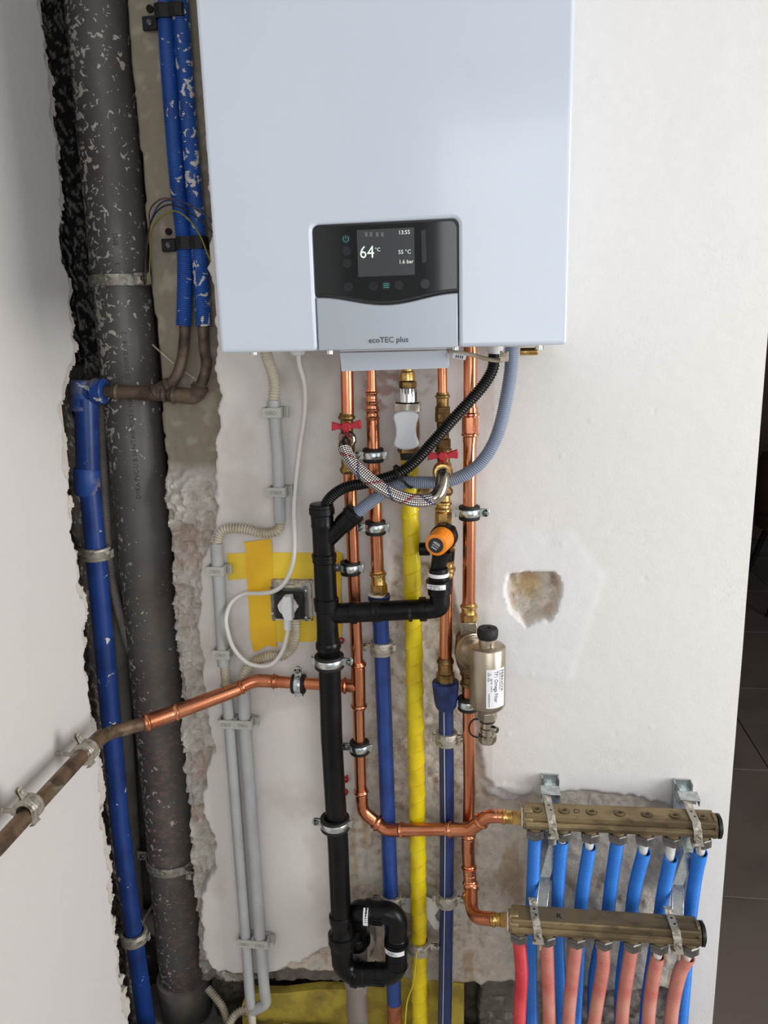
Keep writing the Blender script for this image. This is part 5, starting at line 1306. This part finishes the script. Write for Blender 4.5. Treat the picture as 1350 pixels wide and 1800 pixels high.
# ================================================================ RUN 5 WITH THE FILTER
t = thing('heating_return_pipe', 'rightmost copper pipe, down past the filter to the lower manifold', 'copper pipe', P(825, 1600, Y1))
YL = -0.142
r6 = RW(P(825, 900, Y1), 21.5)
pipe('pipe', PP([(827, 600), (825, 900), (824, 1066)], Y1), r6, M_copper, t, 22)
q = MB(); a, b = P(827, 716, Y1), P(826, 778, Y1); L = (b-a).length; rr = r6*1.08
q.lathe(a, b, [(0, rr), (0.008, rr), (0.010, rr*1.22), (0.013, rr*1.22), (0.015, rr*1.03), (L-0.017, rr*1.03), (L-0.015, rr*1.22), (L-0.012, rr*1.22), (L-0.010, rr), (L, rr)], 24)
for k in range(6):
    an = PI/3*k; d = XV*math.sin(an)-YV*math.cos(an); q.box(along(a, b, 0.5)+d*rr*1.0, (0.010, 0.0016, L*0.45), (d.cross(UPV), d, UPV))
part('coupling', q, M_copper, t, ang=40)
adapter('adapter', P(824, 1060, Y1), P(824, 1091, Y1), r6*1.0, M_brass, t, 0.4, label='yellow brass adapter')
q = MB(); a, b = P(824, 1090, Y1), P(824, 1112, Y1); q.lathe(a, b, [(0, 0.018), (0.001, 0.0195), ((b-a).length, 0.0195)], 4, phase=PI/4); part('square_nut', q, M_nickel2, t, bevel=0.001)
q = MB(); a, b = P(822, 1112, Y1), P(824, 1180, Y1); L = (b-a).length
q.lathe(a, b, [(0, 0.016), (0.006, 0.021), (L*0.5, 0.024), (L-0.012, 0.020), (L, 0.015)], 26); part('valve_body', q, M_oldcopper, t, ang=50)
adapter('adapter', P(823, 1206, Y1), P(824, 1174, Y1), r6*1.0, M_dbrass, t, 0.4)
pipe('pipe', PP([(823, 1200), (825, 1390), (823, 1470)], Y1), r6, M_copper, t, 22)
press('coupling', poly_path([P(823, 1462, Y1), P(823, 1495, Y1), P(825, 1530, Y1-0.004)], [0.03]), r6, M_copper, t)
ty = -0.055
press('bend', [P(825, 1526, ty), P(827, 1558, -0.062)], r6*1.0, M_copper, t, beads=(0, 1))
pth = poly_path([P(828, 1556, -0.062), P(829, 1612, -0.115), P(868, 1616, YL)], [0.032]); press('elbow', pth, r6*0.98, M_copper, t, beads=(1, 0))
press('collar', [P(825, 1570, -0.07), P(828, 1590, -0.09)], r6*1.02, M_copper, t, beads=(1, 0))
adapter('adapter', P(862, 1616, YL), P(893, 1617, YL), r6*0.86, M_brass, t, 0.42, label='yellow brass adapter')
# filter
YF = -0.105
tpt = P(856, 1134, YF); bpt = P(862, 1240, YF); RF = RW(P(858, 1180, YF), 58.5)
t = thing('magnetic_filter', 'brushed nickel filter cylinder with black cap and white product sticker', 'filter', bpt)
A = Vector((tpt.x+0.001, YF, tpt.z)); B = Vector((tpt.x+0.001, YF, bpt.z-0.004)); L = (B-A).length
q = MB(); q.lathe(A, B, [(0, RF-0.004), (0.001, RF-0.0015), (0.003, RF), (L-0.008, RF), (L-0.003, RF-0.003), (L, RF-0.010)], 48); part('body', q, M_nickel, t, ang=40)
q = MB(); q.lathe(A-UPV*0.002, A+UPV*0.020, [(0, 0.0175), (0.003, 0.0150), (0.022, 0.0150)], 32); part('neck', q, M_nickel, t)
q = MB(); q.box(A+Vector((0.010, -0.018, 0.004)), (0.0015, 0.006, 0.006)); part('arrow_tab', q, M_cream, t)
q = MB(); q.lathe(A+UPV*0.012, A+UPV*0.031, [(0, 0.0145), (0.001, 0.0160), (0.006, 0.0175), (0.015, 0.0175), (0.0185, 0.0155), (0.019, 0.005), (0.0175, 0.004), (0.0175, 0.001)], 36); part('vent_cap', q, M_rubber, t, label='round black cap')
c0 = P(822, 1140, Y1-0.012); c1 = Vector((A.x, YF, P(822, 1140, YF).z+0.0)); c1.z = c0.z; d_ = (c1-c0).normalized()
q = MB(); q.lathe(c0, c1, [(0, 0.020), (0.004, 0.028), (0.010, 0.030), (0.0105, 0.031), (0.014, 0.031), (0.0145, 0.029), (0.018, 0.029), (0.0185, 0.031), (0.021, 0.031), (0.0215, 0.024), ((c1-c0).length, 0.024)], 36); part('side_flange', q, M_nickel, t, ang=40)
q = MB(); b0_ = B; q.cyl(b0_+UPV*0.003, b0_-UPV*0.006, 0.0145, 24); q.hexa(b0_-UPV*0.005, b0_-UPV*0.022, 0.0168, ph=0.3); part('hex_outlet', q, M_nickel, t, bevel=0.0008)
q = MB(); q.cyl(b0_-UPV*0.022, b0_-UPV*0.025, 0.0135, 24); part('seal', q, M_rubber, t)
q = MB(); z1 = b0_-UPV*0.024; q.lathe(z1, z1-UPV*0.026, [(0, 0.0105), (0.012, 0.0105), (0.013, 0.0125), (0.026, 0.0125)], 24)
d2 = (Vector((0.8, -0.6, 0))).normalized(); q.cyl(z1-UPV*0.011, z1-UPV*0.011+d2*0.021, 0.0058, 16, ch=0.0008); part('drain_cock', q, M_nickel2, t)
q = MB(); q.lathe(z1-UPV*0.024, z1-UPV*0.040, [(0, 0.0125), (0.002, 0.0150), (0.013, 0.0150), (0.016, 0.0130)], 24)
for k in range(16):
    an = 2*PI*k/16; d = XV*math.cos(an)+YV*math.sin(an); q.box(z1-UPV*0.0315+d*0.0152, (0.0012, 0.0018, 0.010), (d, d.cross(UPV), UPV))
part('drain_cap', q, M_nickel2, t)
q = MB(); q.sweep(spline([z1+UPV*0.002-XV*0.010, z1+UPV*0.0-XV*0.024, z1-UPV*0.014-XV*0.031, z1-UPV*0.028-XV*0.027, z1-UPV*0.034-XV*0.013], 8), 0.0016, 8); part('retaining_strap', q, M_rubber, t)
# sticker: long side runs down the cylinder, text reads downward
axz = B.x; Rl_ = RF+0.0003
sz0 = A.z-(P(858, 1163, YF-RF).z-P(858, 1134, YF-RF).z)*-1
zt = P(860, 1166, YF-RF).z; zb = P(860, 1240, YF-RF).z
a0_, a1_ = -0.06, 1.12
zt = A.z-0.031; zb = A.z-0.100
q = MB(); vs = []; n = 14
for k in range(n+1):
    a = a0_+(a1_-a0_)*k/n
    for zz in (zb, zt): vs.append(Vector((A.x+Rl_*math.sin(a), YF-Rl_*math.cos(a), zz)))
q.add(vs, [(2*k, 2*k+1, 2*k+3, 2*k+2) for k in range(n)]); stk_ = part('sticker', q, M_label, t)
def ftext(s, size, ang_, z_start, sq=1.0, m_=M_print):
    def fn(x, y, z):
        a = ang_+y/Rl_; return Vector((A.x+(Rl_+0.0003+z)*math.sin(a), YF-(Rl_+0.0003+z)*math.cos(a), z_start-x))
    part('lettering', text_mb(s, size, (0, 0, 0), XV, UPV, FR, 0.0001, fn, squeeze=sq), m_, stk_, smooth=False)
ftext('TF1 Omega Filter', 0.0095, 0.40, zt-0.003, 0.82)
ftext('FERNOX', 0.0100, 0.80, zt-0.003, 1.0, M_rim)
ftext('Reducing energy  Protecting heating', 0.0026, 0.70, zt-0.003, 0.9)
ftext('ISO 9001   23456 78', 0.0030, 0.20, zt-0.016, 0.9)
ftext('www.fernox.com', 0.0040, 0.07, zt-0.042, 0.85, M_rim)
for k in range(2):
    q = MB(); z_ = zt-0.005-0.009*k
    tri = [(0.06, z_-0.006), (0.06, z_), (0.22, z_-0.003)]
    vs = [Vector((A.x+(Rl_+0.0004)*math.sin(a), YF-(Rl_+0.0004)*math.cos(a), z)) for a, z in tri]
    q.sweep([vs[0], vs[1], vs[2], vs[0]], 0.0003, 4); part('warning_triangle', q, M_print, stk_)

# ================================================================ CLAMPS
def CL(a, b, y, w_, ear, label, style='new', ax_=(0, 0, 1), wy=0.0, both=True):
    p = P(a, b, y); return clamp(p, ax_, RW(p, w_), ear, label, style, wy, both)
Lf = (-1, 0, 0); Rt = (1, 0, 0)
CL(656, 800, Y2, 21, Lf, 'shiny clamp on the second copper pipe, just below the boiler valves')
CL(660, 927, Y2, 21, Lf, 'shiny clamp on the second copper pipe beside the slanted black inlet')
CL(616, 998, Y1, 20.5, Lf, 'shiny clamp on the leftmost copper pipe beside the black stack')
CL(825, 901, Y1, 21.5, Rt, 'shiny clamp on the rightmost copper pipe above the filter')
CL(823, 1236, Y1, 21.5, Lf, 'clamp on the rightmost copper pipe, half hidden behind the filter')
CL(632, 1313, Y1, 20.5, Lf, 'dark clamp on the leftmost copper pipe between tee and elbow')
CL(525, 1202, Y1, 20.5, (0, 0, 1), 'shiny upright clamp on the horizontal copper branch', 'new', (1, 0, 0))
CL(579, 1162, YW, 36, Rt, 'large shiny clamp round the black waste pipe beside the copper tee')
CL(589, 1446, YW, 36, Lf, 'large shiny clamp on the black waste pipe, level with the copper elbows')
CL(671, 1138, Yb2, 25.5, Lf, 'old dusty clamp on the blue pipe right under the horizontal waste branch', 'dusty')
CL(687, 1581, Yb2, 25.5, Lf, 'old dusty clamp on the left blue pipe above the trap', 'dusty', wy=0.012)
CL(785, 1297, -0.040, 24, Rt, 'old dusty clamp on the dark blue striped pipe, the upper one', 'dusty', wy=0.012)
CL(785, 1579, -0.040, 24, Rt, 'old dusty clamp on the dark blue striped pipe, the lower one', 'dusty', wy=0.012)
CL(737, 1661, -0.042, 28, Rt, 'old dusty clamp low on the yellow gas pipe beside the trap', 'dusty', wy=0.012)
# end of the bracket seen between the hoses, and a loose bracket behind the trap
t = thing('hose_bracket', 'small dark wall bracket behind the yellow pipe under the hoses', 'bracket', P(740, 862, -.03))
q = MB(); q.cyl(P(746, 864, -.048), P(746, 864, -.054), 0.0085, 18); q.box(P(730, 861, -.028), (0.045, 0.003, 0.008)); q.box(P(748, 864, -.036), (0.014, 0.030, 0.012)); part('plate', q, M_dbrass, t, bevel=0.0006)
t = thing('loose_pipe_bracket', 'rusty half ring bracket hanging behind the black trap loop', 'bracket', P(655, 1650, -.01))
q = MB(); pts_ = [P(646+14*math.sin(a), 1655-24*math.cos(a), -0.012) for a in [0.3+k*0.22 for k in range(12)]]
for i in range(len(pts_)-1):
    m_ = (pts_[i]+pts_[i+1])/2; d = (pts_[i+1]-pts_[i]); q.box(m_, (d.length*1.1, 0.016, 0.0022), (d.normalized(), YV, d.normalized().cross(YV)))
q.cyl(P(646, 1640, -.02), P(646, 1640, 0.015), 0.006, 12); part('ring', q, M_zincold, t)

# ================================================================ MANIFOLDS
def axis_at(A, B, px_):
    "point of the manifold axis that shows at this picture column"
    lo_, hi_ = 0.0, 1.0
    for k in range(30):
        mid = (lo_+hi_)/2; cc = RM.T @ (np.array(A.lerp(B, mid))-EYE)
        if cc[0]/cc[2]*F+675 < px_: lo_ = mid
        else: hi_ = mid
    return A.lerp(B, (lo_+hi_)/2)
def manifold(ax0, ax1, y, label, plugs, letter, letpx, right_cap):
    A = Vector(ax0); B = Vector(ax1); d = (B-A).normalized()
    t = thing('manifold', label, 'manifold', (A+B)/2)
    fy = FR; up = UPV
    def ring(c): 
        # cross-section in (forward, up): flat top plate, groove, round front
        pr = [(-0.020, 0.0165), (0.0155, 0.0165), (0.0175, 0.0145), (0.0178, 0.0065), (0.0158, 0.0058), (0.0158, 0.0045), (0.0192, 0.0030)]
        pr += [(0.001+0.0200*math.cos(a), -0.0010+0.0175*math.sin(a)) for a in [-0.12-k*0.24 for k in range(7)]]
        pr += [(-0.004, -0.0185), (-0.020, -0.0175)]
        return [c+fy*a+up*b for a, b in pr]
    q = MB(); r0 = ring(A+d*0.004); r1_ = ring(B-d*0.010); n = len(r0)
    q.add(r0+r1_, [tuple(range(n)), tuple(reversed(range(n, 2*n)))]+[(i, i+n, (i+1) % n+n, (i+1) % n) for i in range(n)])
    part('body', q, M_manifold, t, ang=30, bevel=0.0004)
    q = MB(); q.lathe(A-d*0.002, A+d*0.016, [(0, 0.0165), (0.002, 0.0205), (0.016, 0.0205), (0.018, 0.0190)], 8, phase=PI/8); part('end_collar', q, M_manifold, t, bevel=0.0006)
    q = MB(); q.lathe(A-d*0.004, A, [(0, 0.014), (0.0015, 0.0165), (0.004, 0.0165)], 20); part('sealing_ring', q, M_tornpaper, t)
    q = MB(); q.lathe(B-d*0.014, B-d*0.008, [(0, 0.0195), (0.001, 0.0212), (0.006, 0.0212)], 8, phase=PI/8); part('end_collar', q, M_manifold, t)
    q = MB(); q.lathe(B-d*0.009, B+d*0.002, [(0, 0.0165), (0.001, 0.0185), (0.003, 0.0180), (0.0035, 0.0205), (0.008, 0.0205), (0.0085, 0.0175), (0.010, 0.0165), (0.011, 0.013)], 26)
    part('end_cap', q, M_rim if right_cap == 0 else M_manifold, t, label='dark end cap')
    for (a, b) in plugs:
        c = axis_at(A, B, a)+up*0.0167+fy*0.001; q = MB()
        for (r_, h_) in ((0.0088, 0.0010), (0.0070, 0.0016), (0.0052, 0.0010)):
            q.lathe(c, c+up*h_, [(0, r_), (h_, r_), (h_, r_-0.0010), (0.0001, r_-0.0012)], 24, caps=(False, False))
        vp = part('valve_plug', q, M_manifold, t); q = MB(); q.lathe(c, c+up*0.0004, [(0, 0.0050), (0.0004, 0.0050), (0.0004, 0.0030), (0.0001, 0.0030)], 20, caps=(False, False)); q.lathe(c, c+up*0.0003, [(0, 0.0098), (0.0003, 0.0098), (0.0003, 0.0089), (0.0001, 0.0089)], 24, caps=(False, False)); q.box(c+up*0.0003, (0.005, 0.0012, 0.0003)); part('recess', q, M_rim, vp)
    if letter:
        c = axis_at(A, B, letpx[0])+up*0.0167-fy*(-0.004); part('lettering', text_mb(letter, 0.016, c-FR*(-0.002), XV, YV, UPV, 0.0003), M_rim, t, smooth=False)
    return t, A, B, d
ua = P(920, 1436, YU); ub = P(1266, 1452, YU); ub.z = ua.z; ub = P(1266, 1452, YU); 
la = P(895, 1618, YL); lb = P(1237, 1641, YL)
mU = manifold(ua, ub, YU, 'upper bronze manifold with seven round plugs and blue hoses', [(943, 1421), (991, 1423), (1039, 1425), (1088, 1427), (1136, 1428), (1185, 1429), (1233, 1430)], 'D', (1007, 1431), 0)
mL = manifold(la, lb, YL, 'lower bronze manifold feeding the red hoses', [], 'R', (977, 1607), 0)
# hoses
ordn = ['leftmost', 'second from the left', 'third from the left', 'middle', 'third from the right', 'second from the right', 'rightmost']
def nut_at(c, dn_, t_, r=0.0168, L=0.0165):
    q = MB(); d = unit(dn_); q.lathe(c-d*0.008, c+d*0.002, [(0, 0.0125), (0.010, 0.0125)], 20); part('spigot', q, M_manifold, t_)
    q = MB(); q.lathe(c, c+d*L, [(0, r*0.86), (0.0018, r), (L-0.0015, r), (L, r*0.88)], 6, phase=0.0); part('hex_nut', q, M_steelnut, t_, bevel=0.0004)
def manhose(nx, ny, M, gap, path, msleeve, w_, label, group):
    A, B, d = M[1], M[2], M[3]
    c = PX_on(M, nx); t_ = thing('heating_hose', label, 'hose', c, group)
    dn_ = Vector((0, 0, -1)); c = c-UPV*0.021
    nut_at(c, dn_, t_)
    q = MB(); pts_ = spline([c-UPV*0.008, c-UPV*0.018]+path[:2], 6); q.sweep(pts_, 0.0078, 16); part('inner_pipe', q, M_pex, t_)
    st_pt = c-UPV*(0.015+gap)
    sp = spline([st_pt]+path, 12)
    pts_ = resample(sp, 0.00088); q = MB()
    pit_ = 0.0044
    # open end: turn the lip inwards
    q.sweep(pts_, lambda s: w_-0.0018*(0.5-0.5*math.cos(2*PI*s/pit_))**2, 18, caps=(False, False))
    q.sweep(pts_[:8], w_-0.0016, 18, caps=(False, False)); q.lathe(pts_[0], pts_[1], [(0, w_-0.0016), (0, w_)], 18, caps=(False, False))
    part('sleeve', q, msleeve, t_, ang=80)
def PX_on(M, px_): return axis_at(M[1], M[2], px_)
rU = 0.0118
Bl = [(941, 0.001, [(937, 1550, -.075), (934, 1620, -.05), (933, 1720, -.035), (936, 1830, -.03)]),
      (989, 0.006, [(982, 1550, -.075), (980, 1620, -.055), (984, 1720, -.035), (992, 1830, -.03)]),
      (1038, 0.016, [(1025, 1560, -.075), (1019, 1620, -.055), (1016, 1720, -.035), (1010, 1830, -.03)]),
      (1087, 0.001, [(1075, 1550, -.075), (1067, 1610, -.055), (1045, 1720, -.035), (1044, 1830, -.03)]),
      (1135, 0.020, [(1116, 1560, -.075), (1108, 1620, -.055), (1093, 1720, -.035), (1090, 1830, -.03)]),
      (1183, 0.030, [(1166, 1570, -.075), (1156, 1640, -.055), (1140, 1740, -.035), (1132, 1830, -.03)]),
      (1235, 0.016, [(1221, 1550, -.072), (1210, 1640, -.05), (1204, 1720, -.04), (1195, 1830, -.035)])]
for k, (nx, gap, pth) in enumerate(Bl):
    manhose(nx, 0, mU, gap, PP(pth), M_hoseblue, rU, 'blue corrugated hose under the upper manifold, '+ordn[k]+(' of the seven' if k not in (0, 6) else ' one'), 'blue hoses of the upper manifold')
Rd = [(913, 0.0015, M_hosered, [(917, 1710, -.135), (914, 1770, -.125), (912, 1830, -.12)]),
      (962, 0.003, M_hosepink, [(963, 1710, -.135), (965, 1770, -.125), (966, 1830, -.12)]),
      (1014, 0.001, M_hosepink, [(1007, 1710, -.135), (1001, 1770, -.125), (998, 1830, -.12)]),
      (1062, 0.001, M_hosepink, [(1060, 1700, -.137), (1050, 1760, -.125), (1040, 1830, -.12)]),
      (1112, 0.003, M_hosepink, [(1103, 1710, -.135), (1095, 1770, -.125), (1092, 1830, -.12)]),
      (1159, 0.014, M_hosepink, [(1148, 1720, -.135), (1141, 1775, -.125), (1139, 1830, -.12)]),
      (1213, 0.012, M_hosepink, [(1195, 1710, -.135), (1182, 1770, -.125), (1178, 1830, -.12)])]
for k, (nx, gap, m_, pth) in enumerate(Rd):
    manhose(nx, 0, mL, gap, PP(pth), m_, rU*1.0, ('deep red' if k == 0 else 'faded red')+' corrugated hose under the lower manifold, '+ordn[k]+(' of the seven' if k not in (0, 6) else ' one'), 'red hoses of the lower manifold')
# brackets: rail on the wall with a strap over each manifold
def bracket(uc, lc_, label):
    "uc, lc_: picture columns of the straps on the upper and lower manifold"
    u = PX_on(mU, uc); l = PX_on(mL, lc_)
    t = thing('manifold_bracket', label, 'bracket', u)
    rx = (u.x+l.x)/2+0.018
    q = MB(); zt, zb = u.z+0.028, l.z-0.02
    q.box((rx, -0.004, (zt+zb)/2), (0.030, 0.003, zt-zb))
    for sx in (-1, 1): q.box((rx+sx*0.0145, -0.011, (zt+zb)/2), (0.0022, 0.016, zt-zb))
    part('rail', q, M_zinc, t)
    # tongue that carries the lower manifold further forward
    q = MB(); c0 = Vector((rx+0.008, -0.020, u.z-0.075)); c1 = Vector((rx+0.006, -0.060, l.z+0.095)); c2 = Vector((l.x+0.020, -0.075, l.z+0.040)); c3 = Vector((l.x+0.012, -0.118, l.z+0.012))
    for a, b in ((c0, c1), (c1, c2), (c2, c3)):
        dd = (b-a); q.box((a+b)/2, (0.018, dd.length*1.06, 0.0025), (XV, dd.normalized(), XV.cross(dd.normalized())))
        for sx in (-1, 1): q.box((a+b)/2+XV*(sx*0.009)+Vector((0, 0.002, 0)), (0.0018, dd.length*1.06, 0.006), (XV, dd.normalized(), XV.cross(dd.normalized())))
    part('tongue', q, M_zinc, t, bevel=0.0005)
    for zz in (u.z-0.050, u.z-0.062-0.02):
        q = MB(); c = Vector((rx-0.001, -0.010, zz)); q.hexa(c, c+FR*0.012, 0.0065); part('bolt', q, M_zinc, t)
    # cup behind the top of the upper manifold
    q = MB(); q.box((u.x+0.003, -0.050, u.z+0.024), (0.034, 0.028, 0.002)); q.box((u.x+0.003, -0.037, u.z+0.012), (0.034, 0.002, 0.024))
    for sx in (-1, 1): q.box((u.x+0.003+sx*0.016, -0.048, u.z+0.018), (0.002, 0.024, 0.014))
    q.box((u.x+0.006, -0.020, u.z+0.012), (0.022, 0.036, 0.003)); part('cup', q, M_zinc, t, bevel=0.0008)
    for (c, yy) in ((u, YU), (l, YL)):
        d = mU[3]; skew = Vector((0.006, 0, 0))
        pr = [(-0.030, 0.0240), (-0.022, 0.0235), (-0.016, 0.0182), (0.014, 0.0182), (0.0185, 0.0165), (0.0195, 0.0085), (0.0215, 0.0045), (0.0235, -0.012), (0.0215, -0.0155)]
        q = MB(); vs = []; hw = 0.0068
        for i, (a, b) in enumerate(pr):
            k_ = i/(len(pr)-1)
            for (sx, off) in ((-1, 0.0), (1, 0.0), (1, 0.0018), (-1, 0.0018)):
                vs.append(c+XV*(sx*hw+0.010*(k_-0.5))+FR*(a+off*(1 if i > 3 else 0.3))+UPV*(b+off*(1 if i < 5 else 0.2)))
        fs = []
        for i in range(len(pr)-1):
            for j in range(4): fs.append((i*4+j, i*4+(j+1) % 4, (i+1)*4+(j+1) % 4, (i+1)*4+j))
        fs += [(0, 1, 2, 3), tuple(reversed([len(vs)-4+k for k in range(4)]))]
        q.add(vs, fs); sp = part('strap', q, M_zincold, t, smooth=False, bevel=0.0003)
        q = MB()
        for (a, b, k_) in ((-0.008, 0.0200, -0.002), (0.006, 0.0200, 0.0005)):
            cc = c+XV*k_+FR*a+UPV*b; q.cyl(cc-UPV*0.001, cc+UPV*0.0002, 0.0022, 10)
        part('hole', q, M_rim, sp)
        cc = c+XV*0.0045+FR*0.0245-UPV*0.006; q = MB(); q.cyl(cc, cc+FR*0.0025, 0.0052, 16, ch=0.0006)
        part('screw_head', q, M_zincold, sp); q = MB(); q.box(cc+FR*0.0026, (0.0085, 0.0008, 0.0012), ((XV-UPV).normalized(), FR, (XV+UPV).normalized())); part('slot', q, M_rim, sp)
        q = MB(); b2 = c+XV*0.004+FR*0.016-UPV*0.0225; q.box(b2, (0.019, 0.016, 0.0045)); q.box(b2+XV*0.002+FR*0.004+UPV*0.005, (0.012, 0.006, 0.006)); q.cyl(b2+XV*0.003+FR*0.004, b2+XV*0.003+FR*0.004-UPV*0.015, 0.0028, 12, ch=0.0006)
        part('clip_bolt', q, M_zincold, t, bevel=0.0008)
    return t
bracket(967, 941, 'zinc manifold bracket with rail and straps, the left one')
bracket(1218, 1183, 'zinc manifold bracket with rail and straps, the right one')

# ================================================================ CHAIR IN THE PASSAGE ROOM
cx, cy = 1.535, 2.72
t = thing('dark_chair', 'dark brown upholstered chair with tan piping, seen past the wall edge', 'chair', (cx, cy, FLOOR_Z))
q = MB(); n = 18; vs = []; fs = []
for j, (h, rr) in enumerate(((0.43, 0.20), (0.50, 0.25), (0.62, 0.27), (0.76, 0.26), (0.85, 0.22), (0.87, 0.16))):
    for k in range(n+1):
        a = PI*0.0+PI*k/n
        for dr in (0, -0.035):
            vs.append((cx+(rr+dr)*math.cos(a), cy-(rr+dr)*math.sin(a)*0.9, FLOOR_Z+h*(1-0.0)-(0.08*(abs(math.cos(a))**3) if j > 2 else 0)))
m2 = 2*(n+1)
for j in range(5):
    for k in range(n):
        o = j*m2+2*k; fs += [(o, o+2, o+2+m2, o+m2), (o+1, o+1+m2, o+3+m2, o+3)]
for k in range(n): o = 5*m2+2*k; fs.append((o, o+2, o+3, o+1)); o = 2*k; fs.append((o, o+1, o+3, o+2))
for j in range(5):
    for k in (0, n): o = j*m2+2*k; fs.append((o, o+1, o+1+m2, o+m2))
q.add(vs, fs); part('backrest', q, M_leather, t)
q = MB(); top = [Vector(vs[5*m2+2*k]) for k in range(n+1)]; q.sweep(top, 0.005, 8); part('piping', q, M_piping, t)
q = MB(); q.lathe((cx, cy-0.04, FLOOR_Z+0.38), (cx, cy-0.04, FLOOR_Z+0.47), [(0, 0.20), (0.02, 0.235), (0.07, 0.235), (0.09, 0.20)], 28); part('seat', q, M_leather, t)
for sx in (-1, 1):
    for sy in (-1, 1):
        q = MB(); q.sweep([(cx+sx*0.13, cy-0.04+sy*0.13, FLOOR_Z+0.39), (cx+sx*0.22, cy-0.04+sy*0.22, FLOOR_Z+0.001)], [0.016, 0.010], 10); part('leg', q, M_rim, t)
print('objects', len(bpy.data.objects))
